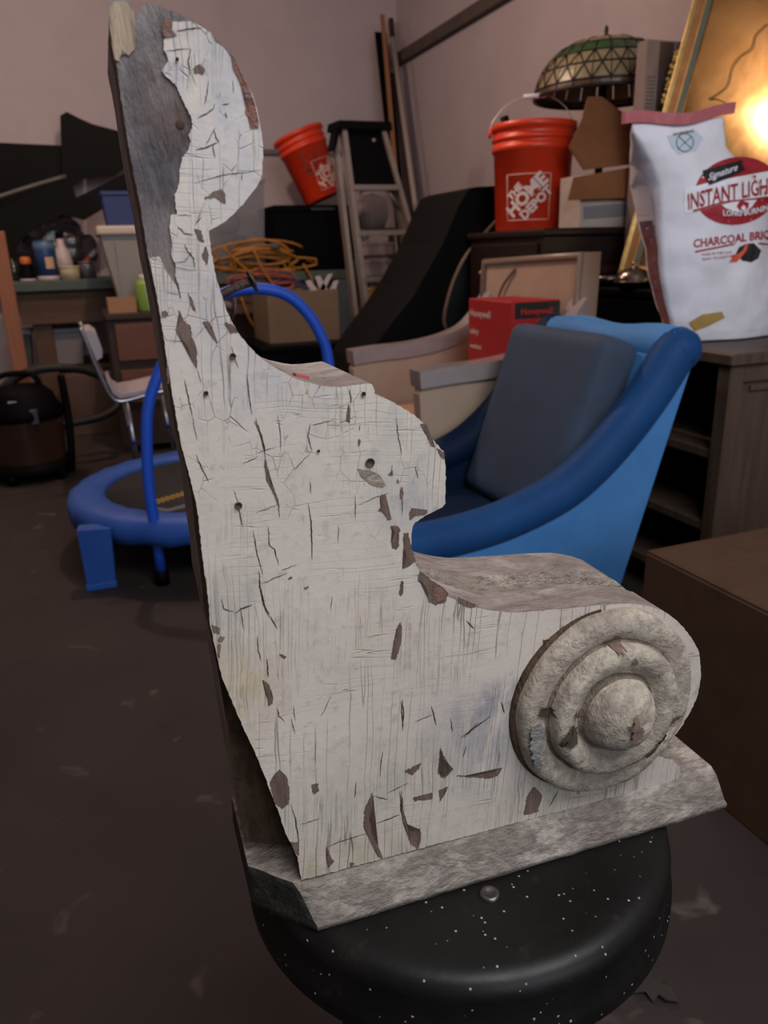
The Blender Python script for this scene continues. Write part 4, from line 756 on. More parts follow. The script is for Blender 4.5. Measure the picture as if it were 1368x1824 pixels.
bm = BM(); P, o_ = px_sheet([(1040, 368), (1116, 362), (1116, 384), (1040, 390)], 0.001, (YC - 0.003,) * 4); prism(bm, P, o_); obj('label', bm, mat('grey_label', '#7d7a80', 0.6), oc)

# ---- stained glass lamp
lp = AT(1074, 165, 3.62); lp.z = AT(1050, 174, 3.62).z; LR = 0.275
lam = thing('stained_glass_lamp', 'table lamp with green and cream stained glass dome shade behind the open carton', 'lamp', (lp.x, lp.y, DZ))
cam_ = mat('cream_glass', '#8f8062', 0.35, c2='#7d6c50', nscale=12, spec=0.6); grn = mat('green_glass', '#3c5a34', 0.3, c2='#2c4427', nscale=14, spec=0.6); amb = mat('amber_glass', '#5a3c2a', 0.35, c2='#43291c', nscale=14); lead = mat('lead_came', '#1c1815', 0.5, 0.4)
LH = 0.205
def dome(t, a, o=0.0):                      # t 0 rim .. 1 top
    r = LR * (cos(t * pi / 2) ** 0.75) * (1 - 0.0 * t); z = LH * (sin(t * pi / 2) ** 1.15)
    nn = Vector((cos(a) * 0.8, sin(a) * 0.8, 0.6)) * o; return Vector((lp.x + r * cos(a), lp.y + r * sin(a), lp.z + z)) + nn
bands = [(0.0, 0.10, amb, 24), (0.10, 0.30, cam_, 24), (0.30, 0.46, cam_, 24), (0.46, 0.62, grn, 24), (0.62, 0.94, cam_, 12)]
gl = None
for bi, (t0, t1, m, n) in enumerate(bands):
    for k in range(n):
        a0_, a1_ = 2 * pi * (k + 0.03) / n, 2 * pi * (k + 0.97) / n
        if sin(a0_) > 0.5 and cos(a0_ - 0.6) > 0.3: pass
        bm = BM(); S_ = 3; gr = []
        for i in range(S_ + 1): gr.append([(bm.verts.new(dome(t0 + (t1 - t0) * (0.03 + 0.94 * i / S_), a0_ + (a1_ - a0_) * j / 2)), ) [0] for j in range(3)])
        gi = []
        for i in range(S_ + 1): gi.append([bm.verts.new(dome(t0 + (t1 - t0) * (0.03 + 0.94 * i / S_), a0_ + (a1_ - a0_) * j / 2, -0.004)) for j in range(3)])
        for G, flip in ((gr, 0), (gi, 1)):
            for i in range(S_):
                for j in range(2):
                    q = (G[i][j], G[i][j + 1], G[i + 1][j + 1], G[i + 1][j]); bm.faces.new(q[::-1] if flip else q)
        ring = lambda G: G[0] + [G[i][2] for i in range(1, S_)] + G[S_][::-1] + [G[i][0] for i in range(S_ - 1, 0, -1)]
        ra, rb2 = ring(gr), ring(gi)
        for i in range(len(ra)): bm.faces.new((ra[i], ra[(i + 1) % len(ra)], rb2[(i + 1) % len(ra)], rb2[i]))
        obj('glass_piece', bm, m, lam)
bm = BM()
for t in (0.0, 0.10, 0.30, 0.46, 0.62, 0.94): tube(bm, [dome(t, 2 * pi * k / 48) for k in range(48)], 0.004 if t else 0.007, 6, True)
for k in range(24): tube(bm, [dome(t, 2 * pi * k / 24) for t in (0.0, 0.05, 0.10)], 0.003, 5); tube(bm, [dome(t, 2 * pi * k / 24) for t in (0.46, 0.54, 0.62)], 0.003, 5)
for k in range(24):
    for s in (-1, 1): tube(bm, [dome(0.10 + 0.36 * j / 6, 2 * pi * (k + s * j / 6) / 24, 0.001) for j in range(7)], 0.003, 5)
for k in range(12): tube(bm, [dome(t, 2 * pi * k / 12) for t in (0.62, 0.72, 0.82, 0.94)], 0.003, 5)
obj('leading', bm, lead, lam)
bm = BM(); lathe(bm, [(0, 0.0), (0.028, 0), (0.03, 0.006), (0.012, 0.014), (0.006, 0.02), (0.009, 0.032), (0.006, 0.045), (0, 0.052)], (lp.x, lp.y, lp.z + LH * 0.99), n=16); obj('finial', bm, lead, lam)
bm = BM(); lathe(bm, [(0, 0), (0.085, 0), (0.09, 0.012), (0.05, 0.03), (0.02, 0.05), (0.016, 0.14), (0.026, 0.18), (0.016, 0.22), (0.011, lp.z + LH - DZ), (0, lp.z + LH - DZ)], (lp.x, lp.y, DZ), n=20); obj('stand', bm, lead, lam)

# ---- thin tall carton in plastic film behind the mirror
tc = thing('tall_carton', 'tall thin carton in clear film standing behind the gilt mirror', 'box', (2.1, 2.55, 0.862))
x0 = PY(1150, 130, 2.53).x; zt = PY(1160, 66, 2.51).z
bm = BM(); box(bm, x0, x0 + 0.2, 2.532, 2.588, 0.864, zt, 0.003); obj('carton', bm, mat('grey_pink_carton', '#8d7a74', 0.3, c2='#7c6a64', nscale=9, coat=0.6), tc)
bm = BM(); box(bm, x0 + 0.055, x0 + 0.115, 2.5305, 2.532, 0.87, zt - 0.005); obj('dark_strip', bm, mat('brown_strip', '#4a3a33', 0.35), tc)
for z in [zt - 0.12 - 0.012 * k for k in range(16)]:
    bm = BM(); box(bm, x0 + 0.008, x0 + 0.045, 2.5307, 2.532, z, z + 0.005); obj('print', bm, mat('carton_print', '#6b5852', 0.5), tc)

# ---- cream armchair wrapped in plastic
crm = mat('cream_upholstery', '#b79e8c', 0.45, c2='#ab917f', nscale=6, coat=0.5, spec=0.3); crf = mat('plastic_wrapped_frame', '#a19594', 0.28, c2='#8f8280', nscale=14, bump=0.3, bscale=40, coat=0.8); tanw = mat('tan_wood', '#a87a58', 0.5)
cc_ = thing('cream_armchair', 'cream upholstered armchair wrapped in clear plastic behind the blue one', 'armchair', (1.27, 2.53, 0))
CY0, CY1 = 2.17, 2.88
bm = BM(); hexa(bm, [(1.50, CY0 + 0.02, 0.25), (1.57, CY0 + 0.02, 0.25), (1.57, CY1, 0.25), (1.50, CY1, 0.25)], [(1.535, CY0 + 0.03, 0.985), (1.60, CY0 + 0.03, 0.985), (1.60, CY1 - 0.01, 0.965), (1.535, CY1 - 0.01, 0.965)]); bk = obj('backrest', bm, crm, cc_)
bm = BM(); tube(bm, [(1.505, CY1 - 0.02, 0.50), (1.53, CY1 - 0.02, 0.955), (1.532, CY0 + 0.04, 0.975), (1.505, CY0 + 0.04, 0.50)], 0.014, 10); obj('border', bm, mat('border_taupe', '#8a766a', 0.4, coat=0.4), bk)
bm = BM(); tube(bm, [(1.527, 2.62, 0.93), (1.518, 2.70, 0.86), (1.510, 2.735, 0.76), (1.502, 2.74, 0.64)], 0.005, 6, sub=5); obj('seam', bm, mat('brown_piping', '#6b5044', 0.6), bk)
for y0, y1 in ((CY0, CY0 + 0.075), (CY1 - 0.075, CY1)):
    pr = [(0.97, 0.10), (1.52, 0.10), (1.52, 0.80), (1.44, 0.72), (1.34, 0.675), (1.20, 0.655), (1.05, 0.650), (0.965, 0.645), (0.945, 0.60)]
    bm = BM(); prism(bm, [Vector((x, y0 + 0.012, z - 0.02)) for x, z in pr], (0, y1 - y0 - 0.024, 0)); pa = obj('arm', bm, crm, cc_)
    bm = BM(); cvt = smooth_path([(1.53, 0, 0.845), (1.44, 0, 0.735), (1.34, 0, 0.690), (1.20, 0, 0.667), (1.05, 0, 0.660), (0.94, 0, 0.652)], 4); prism(bm, [Vector((p.x, y0 - 0.004, p.z)) for p in cvt] + [Vector((p.x + 0.004, y0 - 0.004, p.z - 0.052)) for p in reversed(cvt)], (0, y1 - y0 + 0.008, 0)); obj('arm_rail', bm, crf, pa)
    for dy in (0.018, 0.057): bm = BM(); tube(bm, [(0.955, y0 + dy, 0.60), (0.962, y0 + dy, 0.12)], 0.005, 6); obj('piping', bm, mat('brown_piping', '#6b5044', 0.6), pa)
bm = BM(); box(bm, 0.985, 1.50, CY0 + 0.076, CY1 - 0.076, 0.28, 0.44, 0.02, None, 2); obj('seat', bm, mat('peach_seat', '#b58a6c', 0.5, coat=0.3), cc_)
bm = BM(); box(bm, 0.965, 0.985, CY0 + 0.076, CY1 - 0.076, 0.16, 0.40, 0.004); obj('front_rail', bm, tanw, cc_)
for x in (0.99, 1.53):
    for y in (CY0 + 0.04, CY1 - 0.04): bm = BM(); lathe(bm, [(0, 0), (0.014, 0), (0.02, 0.12), (0, 0.12)], (x, y, 0), n=10); obj('leg', bm, tanw, cc_)

# ---- red carton on the cream chair's seat
rb_ = PX(943, 541, 1.30); zr = rb_.z; yr = max(rb_.y, CY0 + 0.08); redc = mat('red_carton', '#a81c1e', 0.5, c2='#971619', nscale=9); blkc = mat('black_band', '#17120f', 0.5)
rbx = thing('red_carton', 'red carton with black band and white lettering on the cream armchair', 'box', (1.39, yr + 0.15, 0.44))
bm = BM(); box(bm, 1.30, 1.485, yr, yr + 0.30, 0.442, zr, 0.003); obj('carton', bm, redc, rbx)
bm = BM(); box(bm, 1.315, 1.4845, yr - 0.0015, yr, zr - 0.055, zr - 0.004); obj('band', bm, blkc, rbx)
for body, y, z, s, m in (('Honeywell', yr + 0.285, zr - 0.06, 0.035, prm), ('safety', yr + 0.285, zr - 0.12, 0.028, prm), ('ventilated', yr + 0.285, zr - 0.17, 0.022, prm)):
    bm = text_mesh(body, s, lambda a, b, y=y, z=z: Vector((1.2988, y - a, z + b)), 0.0005); obj('print', bm, m, rbx)
bm = text_mesh('Honeywell', 0.028, lambda a, b: Vector((1.335 + a, yr - 0.003, zr - 0.042 + b)), 0.0005); obj('print', bm, mat('band_red', '#b3261f', 0.5), rbx)

# ---- black reclined lounge chair near the corner
lz = mat('black_leather', '#0b0b0c', 0.75, c2='#070708', nscale=8, bump=0.1, spec=0.12); lzn = mat('navy_lining', '#0a0d16', 0.6)
lg_ = thing('black_recliner', 'black padded recliner with tan piping behind the cream armchair', 'recliner', (1.5, 3.45, 0)); Y0 = 3.24
LE = [(640, 690), (652, 645), (680, 602), (712, 560), (745, 512), (790, 432), (818, 365), (832, 340), (846, 333), (884, 331)]
RE = [(905, 350), (890, 385), (862, 418), (830, 456), (810, 495), (797, 535), (791, 570), (798, 604)]
P = [PY(x, y, Y0) for x, y in LE + RE]; fl = [Vector((P[-1].x, Y0, 0.06)), Vector((P[0].x, Y0, 0.06))]
bm = BM(); prism(bm, P + fl, (0, 0.5, 0)); obj('side_panel', bm, lz, lg_)
P2 = [PY(x, y, Y0 + 0.03) for x, y in RE]; bm = BM(); prism(bm, P2 + [PY(800, 640, Y0 + .03), PY(868, 640, Y0 + 0.03), PY(880, 560, Y0 + 0.03), PY(905, 470, Y0 + 0.03), PY(920, 360, Y0 + 0.03)], (0, 0.42, 0)); obj('seat_back', bm, lzn, lg_)
bm = BM(); tube(bm, [PY(x, y, Y0 - 0.004) for x, y in RE], 0.009, 8, sub=4); obj('piping', bm, mat('tan_piping', '#6b5340', 0.5), lg_)
bm = BM(); P3 = [PY(x, y, Y0 - 0.05) for x, y in ((650, 640), (700, 572), (742, 520), (770, 540), (800, 600), (760, 625), (690, 640))]; prism(bm, P3, (0, 0.05, 0)); obj('side_wing', bm, lz, lg_)
bm = BM(); box(bm, P[0].x + 0.02, P[-1].x - 0.02, Y0 + 0.05, Y0 + 0.45, 0, 0.07); obj('plinth', bm, lz, lg_)

# ================================================================ LEFT-HAND SIDE AND BACK
# ---- small trampoline with arched handle
tblue = mat('blue_vinyl', '#2c55a4', 0.5, c2='#244a94', nscale=5, bump=0.2, bscale=25, spec=0.35); tpipe = mat('blue_foam_tube', '#1a4fc0', 0.5)
tr = thing('mini_trampoline', 'round blue mini trampoline with black jumping mat and blue arched handle', 'trampoline', (0.38, 2.81, 0))
TC = Vector((0.38, 2.81, 0)); TR = 0.52
bm = BM(); rings = []
for (r, z) in ((0.385, 0.205), (0.395, 0.222), (0.44, 0.232), (0.49, 0.228), (0.515, 0.212), (0.522, 0.188), (0.518, 0.15), (0.508, 0.15), (0.505, 0.19), (0.39, 0.198)):
    rings.append([bm.verts.new((TC.x + r * cos(2 * pi * k / 72), TC.y + r * sin(2 * pi * k / 72), z + (0.006 * sin(k * 1.9) if r > 0.5 else 0.002 * sin(k * 2.3)))) for k in range(72)])
for i in range(len(rings)):
    A_, B_ = rings[i], rings[(i + 1) % len(rings)]
    for k in range(72): f = bm.faces.new((A_[k], A_[(k + 1) % 72], B_[(k + 1) % 72], B_[k])); f.smooth = True
obj('pad_ring', bm, tblue, tr)
bm = BM(); lathe(bm, [(0, 0.206), (0.392, 0.208), (0.392, 0.202), (0, 0.20)], TC, n=64); jm = obj('jumping_mat', bm, mat('black_mat', '#131315', 0.75), tr)
bm = BM(); pts = [GZ(x, y, 0.2078) for x, y in ((275, 903), (300, 906), (325, 899), (345, 892), (345, 898), (325, 905), (300, 911), (276, 908))]; ngon(bm, pts); obj('print', bm, mat('grey_print', '#5a5a68', 0.7), jm)
bm = BM()
for x in range(277, 345, 9):
    y = 897 - (x - 277) * 0.30
    for dx, dy, w, h in ((0, 0, 2.2, 8), (2, 0, 5, 2), (2, -6, 5, 2), (5, 0, 2, 8)):
        ngon(bm, [GZ(x + dx, y + dy, 0.2079), GZ(x + dx + w, y + dy - 0.7, 0.2079), GZ(x + dx + w + 0.6, y + dy - h, 0.2079), GZ(x + dx + 0.6, y + dy - h + 0.7, 0.2079)])
obj('yellow_lettering', bm, mat('yellow_print', '#b08a2a', 0.7), jm)
legp = mat('blue_steel', '#1b45a8', 0.4)
g1, g2 = GZ(183, 1043), GZ(290, 1040)
bm = BM(); hexa(bm, [(g1.x - 0.045, g1.y - 0.012, 0), (g1.x + 0.04, g1.y - 0.03, 0), (g1.x + 0.045, g1.y + 0.02, 0), (g1.x - 0.04, g1.y + 0.04, 0)], [(g1.x - 0.05, g1.y - 0.01, 0.20), (g1.x + 0.05, g1.y - 0.035, 0.20), (g1.x + 0.055, g1.y + 0.03, 0.20), (g1.x - 0.045, g1.y + 0.05, 0.20)]); lg = obj('leg_sleeve', bm, tblue, tr)
bm = BM(); box(bm, g1.x - 0.05, g1.x + 0.045, g1.y - 0.036, g1.y - 0.016, 0.0, 0.022, 0.003); obj('hem', bm, tblue, lg)
for p in (g2, Vector((0.68, 2.42, 0)), Vector((0.82, 2.95, 0)), Vector((0.45, 3.26, 0)), Vector((0.02, 3.1, 0))):
    bm = BM(); tube(bm, [(p.x, p.y, 0.03), (p.x, p.y, 0.20)], 0.017, 10); lg = obj('leg', bm, legp, tr)
    bm = BM(); lathe(bm, [(0, 0), (0.024, 0), (0.023, 0.05), (0, 0.05)], (p.x, p.y, 0), n=12); obj('foot', bm, blk, lg)
hy = 2.40
bm = BM(); tube(bm, [(0.127, hy, 0.16), (0.122, hy, 0.30), (0.128, hy, 0.42), (0.150, hy, 0.58), (0.205, hy, 0.70), (0.27, hy, 0.79), (0.35, hy, 0.872), (0.435, hy, 0.905), (0.52, hy, 0.908), (0.60, hy, 0.885), (0.66, hy, 0.83), (0.70, hy, 0.76), (0.722, hy, 0.67), (0.722, hy, 0.40), (0.68, hy, 0.16)], 0.0175, 14, sub=4); obj('arched_handle', bm, tpipe, tr)

# ---- wet and dry vacuum cleaner
vac = thing('shop_vacuum', 'black canister vacuum cleaner with smoky brown tub by the workbench', 'vacuum cleaner', (-0.33, 4.05, 0))
vc = Vector((-0.33, 4.07, 0)); smoke = mat('smoky_brown_plastic', '#3a241a', 0.12, c2='#2a1a14', nscale=4, spec=0.7, coat=0.6)
bm = BM(); lathe(bm, [(0, 0.03), (0.19, 0.03), (0.20, 0.05), (0.195, 0.085), (0.17, 0.09), (0, 0.09)], vc, n=36); bs = obj('base', bm, blk, vac)
for k in range(5):
    a = 2 * pi * k / 5 + 0.5; bm = BM(); lathe(bm, [(0, -0.012), (0.028, -0.012), (0.03, 0), (0.028, 0.012), (0, 0.012)], (vc.x + 0.18 * cos(a), vc.y + 0.18 * sin(a), 0.03), (-sin(a), cos(a), 0), 14); obj('caster', bm, blk, bs)
bm = BM(); lathe(bm, [(0.165, 0.09), (0.172, 0.18), (0.178, 0.30), (0.178, 0.305), (0, 0.305)], vc, n=40); obj('tub', bm, smoke, vac)
bm = BM(); lathe(bm, [(0.182, 0.295), (0.186, 0.31), (0.184, 0.34), (0.165, 0.365), (0.15, 0.41), (0.11, 0.445), (0.05, 0.455), (0, 0.455)], vc, n=36); hd_ = obj('motor_head', bm, blk, vac)
bm = BM(); tube(bm, [vc + Vector((-0.10, -0.02, 0.43)), vc + Vector((-0.07, -0.02, 0.50)), vc + Vector((0.07, -0.02, 0.50)), vc + Vector((0.10, -0.02, 0.43))], 0.014, 10, sub=4); obj('carry_handle', bm, blk, hd_)
for s in (-1, 1): bm = BM(); rotbox(bm, vc + Vector((s * 0.10 - 0.04, -0.165, 0.32)), (0.035, 0.02, 0.07), (0, 0, 0), 0.004); obj('latch', bm, mat('grey_latch', '#3a3a3e', 0.4), hd_)
bm = BM(); rotbox(bm, vc + Vector((-0.02, -0.145, 0.385)), (0.045, 0.01, 0.03), (0.5, 0, 0), 0.003); obj('label', bm, mat('pale_label', '#8a8490', 0.4), hd_)
D_ = 4.15
bm = BM(); tube(bm, [AT(-25, 790, D_), AT(-10, 720, D_), AT(15, 683, D_), AT(60, 660, D_), AT(115, 655, D_), AT(165, 664, D_ + 0.05), AT(205, 690, D_ + 0.1), AT(210, 722, D_ + 0.05), AT(180, 742, D_), AT(135, 752, D_ - 0.02), AT(100, 757, D_ - 0.02)], 0.021, 12, sub=5); obj('hose', bm, mat('black_hose', '#0d0d0e', 0.6, bump=0.6, bscale=160), vac)
bm = BM(); tube(bm, [AT(108, 668, D_), AT(118, 720, D_ - 0.02), AT(125, 770, D_ - 0.05), AT(128, 838, D_ - 0.08)], 0.019, 12, sub=4); obj('wand', bm, blk, vac)

# ---- tubular school chair
sil = mat('chrome_tube', '#a8a6b0', 0.25, 0.9); wpl = mat('white_shell_plastic', '#a89ea4', 0.4); bcap = mat('blue_cap', '#20307a', 0.5)
sc_ = thing('school_chair', 'grey plastic school chair with bent chrome tubes beside the vacuum cleaner', 'chair', (0.16, 3.72, 0))
for Yq in (3.54, 3.88):
    t0 = PY(146, 588, 3.54); dx = 0.0
    pth = [PY(x, y, 3.54) for x, y in ((143, 584), (152, 604), (166, 640), (182, 676), (196, 703), (209, 714), (228, 713), (266, 702), (300, 695))]; pth = [Vector((p.x, Yq, p.z)) for p in pth]
    bm = BM(); tube(bm, pth, 0.011, 10, sub=4); fr = obj('side_tube', bm, sil, sc_)
    for (xa_, xb_) in ((226, 252), (300, 330)):
        pa_, pb_ = PY(xa_, 716, 3.54), PY(xb_, 852, 3.54); pb_.z = 0.0 + 0.012
        bm = BM(); tube(bm, [(pa_.x, Yq, pa_.z), (pb_.x, Yq, pb_.z)], 0.010, 10); l_ = obj('leg', bm, sil, sc_)
        bm = BM(); mid_ = Vector((pa_.x, Yq, pa_.z)).lerp(Vector((pb_.x, Yq, pb_.z)), 0.45); lathe(bm, [(0.0105, -0.012), (0.0125, -0.012), (0.0125, 0.012), (0.0105, 0.012)], mid_, (pb_ - pa_), 12); obj('collar', bm, bcap, l_)
        bm = BM(); lathe(bm, [(0, 0), (0.015, 0), (0.014, 0.03), (0, 0.03)], (pb_.x, Yq, 0), n=10); obj('foot_cap', bm, bcap, l_)
bp_ = [PY(x, y, 3.54) for x, y in ((150, 590), (160, 588), (172, 596), (182, 622), (182, 636), (172, 642))]
bm = BM(); prism(bm, [Vector((p.x, 3.53, p.z)) for p in bp_], (0, 0.36, 0)); obj('backrest', bm, wpl, sc_)
bp_ = [PY(x, y, 3.54) for x, y in ((197, 678), (204, 694), (216, 702), (240, 698), (302, 683), (302, 688), (240, 705), (214, 709), (202, 702), (192, 682))]
bm = BM(); prism(bm, [Vector((p.x, 3.53, p.z)) for p in bp_], (0, 0.36, 0)); obj('seat', bm, wpl, sc_)

# ---- workbench
wz = PY(100, 499, 5.1).z; bgreen = mat('green_painted_bench', '#4a544c', 0.6, c2='#3d463f', nscale=9); wood = mat('workbench_wood', '#5a3f2e', 0.7, c2='#46301f', nscale=7, stretch=(1, 6, 6))
wb = thing('workbench', 'long workbench with green top and brown wooden apron along the back wall', 'workbench', (0.6, 5.5, 0))
bx0, bx1 = PY(8, 500, 5.1).x, PY(632, 480, 5.1).x
bm = BM(); box(bm, bx0, bx1, 5.1, 5.95, wz - 0.062, wz, 0.006); obj('bench_top', bm, bgreen, wb)
bm = BM(); box(bm, bx0 + 0.05, bx1 - 0.1, 5.16, 5.19, wz - 0.25, wz - 0.062); obj('apron', bm, wood, wb)
for x in (bx0 + 0.10, 0.62, bx1 - 0.22):
    for y in (5.2, 5.84): bm = BM(); box(bm, x, x + 0.11, y, y + 0.07, 0, wz - 0.062, 0.004); obj('leg', bm, wood, wb)
p = [PY(x, y, 5.05) for x, y in ((605, 486), (626, 482), (645, 660), (622, 668))]
bm = BM(); prism(bm, [Vector((p[0].x, 5.1, wz - 0.062)), Vector((p[1].x, 5.1, wz - 0.062)), Vector((p[1].x + 0.02, 5.1, 0)), Vector((p[0].x + 0.02, 5.1, 0))], (0, 0.05, 0)); obj('steel_leg', bm, mat('grey_green_steel', '#4d5a60', 0.45), wb)
bp2 = [PY(-8, 408, 4.3), PY(8, 412, 4.3)]
bm = BM(); x1 = bp2[1].x; box(bm, x1 - 0.07, x1, 4.28, 4.31, 0, bp2[1].z, 0.003); tag(obj('timber_board', bm, mat('orange_timber', '#9a5f40', 0.6, c2='#86502f', nscale=6, stretch=(6, 6, 0.6))), 'upright orange timber board at the left edge of the picture', 'board')

# ---- jars and cans on the bench
def on_bench(px, Yq=5.16): q = PY(px, 495, Yq); return Vector((q.x, Yq, wz))
def jar(name, label, cat, px, Yq, prof, m, cap=None, capm=None, group='jars and cans on the workbench', band=None, bandm=None):
    c = on_bench(px, Yq); e = thing(name, label, cat, tuple(c), group); bm = BM(); lathe(bm, prof, c, n=24); b = obj('container', bm, m, e)
    if cap: bm = BM(); lathe(bm, cap, c, n=24); obj('lid', bm, capm, e)
    if band: bm = BM(); lathe(bm, band, c, n=24); obj('label_band', bm, bandm, e)
    return e
pale = mat('pale_plastic', '#b8a8a8', 0.5)
jar('glass_bottle', 'dark green glass bottle at the left end of the workbench', 'bottle', 27, 5.2, [(0, 0), (0.032, 0), (0.034, 0.06), (0.028, 0.09), (0.012, 0.11), (0.012, 0.13), (0, 0.13)], mat('green_glass_dark', '#20261f', 0.15, spec=0.7))
jar('paint_jar', 'small black jar with orange cap and pale base on the workbench', 'jar', 50, 5.16, [(0, 0), (0.042, 0), (0.042, 0.012), (0.036, 0.014), (0.036, 0.085), (0.03, 0.095), (0, 0.095)], blk, [(0.028, 0.095), (0.03, 0.10), (0.03, 0.125), (0.02, 0.135), (0, 0.135)], mat('orange_cap', '#c0622a', 0.5), band=[(0.037, 0.0), (0.044, 0.0), (0.044, 0.012), (0.037, 0.012)], bandm=pale)
jar('paint_can', 'blue can with tan label and pale rim on the workbench', 'can', 87, 5.18, [(0, 0), (0.060, 0), (0.060, 0.215), (0.056, 0.222), (0, 0.218)], mat('blue_can', '#27446f', 0.45, c2='#203a60', nscale=9), [(0.060, 0.175), (0.062, 0.18), (0.062, 0.205), (0.060, 0.21)], mat('pale_blue_rim', '#56708e', 0.4), band=[(0.0605, 0), (0.063, 0.002), (0.063, 0.022), (0.0605, 0.024)], bandm=pale)
c = on_bench(87, 5.18); bm = BM(); vs = []
for k in range(6):
    a = -1.62 + k * 0.16; vs.append([bm.verts.new((c.x + 0.0615 * cos(a), c.y + 0.0615 * sin(a), wz + z)) for z in (0.065, 0.13)])
for A_, B_ in zip(vs, vs[1:]): bm.faces.new((A_[0], B_[0], B_[1], A_[1]))
o = obj('paper_label', bm, mat('tan_label', '#c09a78', 0.6), [q for q in bpy.data.objects if q.name.startswith('paint_can')][0])
jar('shallow_tin', 'low cream coloured tin beside the blue can', 'tin', 126, 5.17, [(0, 0), (0.056, 0), (0.057, 0.072), (0.055, 0.076), (0, 0.074)], mat('cream_tin', '#c0b48e', 0.5), [(0.057, 0.062), (0.06, 0.064), (0.06, 0.076), (0, 0.078)], mat('cream_lid', '#b0a27a', 0.5))
jar('glass_jar', 'cloudy grey glass jar right of the cream tin', 'jar', 158, 5.2, [(0, 0), (0.046, 0), (0.047, 0.075), (0.04, 0.09), (0, 0.09)], mat('cloudy_glass', '#55525a', 0.2, spec=0.7), [(0.045, 0.088), (0.047, 0.09), (0.047, 0.10), (0, 0.102)], mat('grey_tin_lid', '#6a666c', 0.4, 0.6))
jar('spray_bottle', 'white bottle with sloping shoulder behind the cream tin', 'bottle', 117, 5.33, [(0, 0), (0.055, 0), (0.055, 0.10), (0.045, 0.16), (0.02, 0.20), (0.02, 0.24), (0, 0.24)], pale, [(0.022, 0.235), (0.024, 0.24), (0.024, 0.275), (0, 0.278)], blk)
q0, q1 = PY(140, 482, 5.30), PY(160, 458, 5.30)
rt2 = thing('red_pliers', 'red handled pliers leaning behind the jars', 'pliers', tuple(on_bench(128, 5.28)), None)
for s in (0, 0.02): bm = BM(); tube(bm, [Vector((q0.x - 0.02, 5.30 + s, wz + 0.008)), q0 + Vector((0, s, 0)), q1 + Vector((0, s, 0.012 if s else 0))], 0.009, 8, sub=4); obj('grip', bm, mat('red_rubber', '#7a1e1a', 0.5), rt2)
bm = BM(); rotbox(bm, q1 + Vector((0.02, 0.01, 0.02)), (0.06, 0.02, 0.03), (0, -0.7, 0), 0.005); obj('jaw', bm, mat('worn_steel', '#6b6663', 0.35, 0.9), rt2)

# ---- dark film bag, clear tote, black crate, tilted bucket
c = PY(95, 428, 5.62); bm = BM(); bmesh.ops.create_icosphere(bm, subdivisions=4, radius=1.0)
for v in bm.verts:
    d = v.co.normalized(); r = 1 + 0.22 * noise.noise(d * 2.3) + 0.12 * noise.noise(d * 6); v.co = Vector((c.x + d.x * 0.24 * r, 5.60 + d.y * 0.10 * r, max(wz + 0.001, wz + 0.17 + d.z * 0.20 * r)))
tag(obj('plastic_sack', bm, mat('dark_film', '#2a272c', 0.25, c2='#3a343a', nscale=8, bump=0.8, bscale=22, spec=0.6), None, True), 'lumpy dark plastic sack behind the jars on the workbench', 'sack')
clr = mat('clear_plastic', '#8a8890', 0.2, alpha=0.55, spec=0.6, bump=0.2, bscale=10)
x0, x1 = PY(352, 380, 5.25).x, PY(474, 380, 5.25).x; zt = PY(440, 325, 5.25).z
ct = thing('clear_tote', 'cloudy clear plastic storage tote on the workbench left of the black crate', 'tote', ((x0 + x1) / 2, 5.45, wz))
bm = BM(); hexa(bm, [(x0 + 0.03, 5.28, wz + 0.001), (x1 - 0.03, 5.28, wz + 0.001), (x1 - 0.03, 5.6, wz + 0.001), (x0 + 0.03, 5.6, wz + 0.001)], [(x0, 5.25, zt), (x1, 5.25, zt), (x1, 5.63, zt), (x0, 5.63, zt)]); obj('tub', bm, clr, ct)
bm = BM(); box(bm, x0 - 0.01, x1 + 0.01, 5.24, 5.64, zt, zt + 0.03, 0.008); obj('lid', bm, mat('clear_lid', '#9a96a0', 0.3, alpha=0.7), ct)
for k, (fx, fz, r, m) in enumerate(((0.30, 0.10, 0.10, '#8a6a5a'), (0.62, 0.14, 0.11, '#3a3a4a'), (0.5, 0.30, 0.09, '#77707a'))):
    bm = BM(); bmesh.ops.create_icosphere(bm, subdivisions=2, radius=r)
    for v in bm.verts: v.co = Vector((x0 + (x1 - x0) * fx + v.co.x, 5.42 + v.co.y * 0.8, wz + fz + 0.01 + v.co.z * 0.8)) + v.co.normalized() * 0.02 * noise.noise(v.co * 20)
    obj('content', bm, mat('tote_content_%d' % k, m, 0.6), ct, True)
x0, x1 = PY(492, 420, 5.15).x, PY(634, 420, 5.15).x; zt = PY(560, 365, 5.15).z
bk_ = thing('black_crate', 'square black plastic crate on the workbench under the tilted orange bucket', 'crate', ((x0 + x1) / 2, 5.35, wz))
bm = BM(); hexa(bm, [(x0 + 0.015, 5.17, wz + 0.001), (x1 - 0.015, 5.17, wz + 0.001), (x1 - 0.015, 5.6, wz + 0.001), (x0 + 0.015, 5.6, wz + 0.001)], [(x0, 5.15, zt - 0.04), (x1, 5.15, zt - 0.04), (x1, 5.62, zt - 0.04), (x0, 5.62, zt - 0.04)]); obj('crate_body', bm, blk, bk_)
bm = BM(); box(bm, x0 - 0.008, x1 + 0.008, 5.142, 5.628, zt - 0.04, zt, 0.006); rim_ = obj('rim', bm, blk, bk_)
bm = BM(); box(bm, x0 + 0.24, x0 + 0.40, 5.138, 5.144, zt - 0.034, zt - 0.016, 0.002); obj('hand_slot', bm, mat('dark_grey_slot', '#2a2a2c', 0.6), rim_)
axd = (r0 * -0.36 + Vector((0, 0, 1)) * 0.93).normalized()
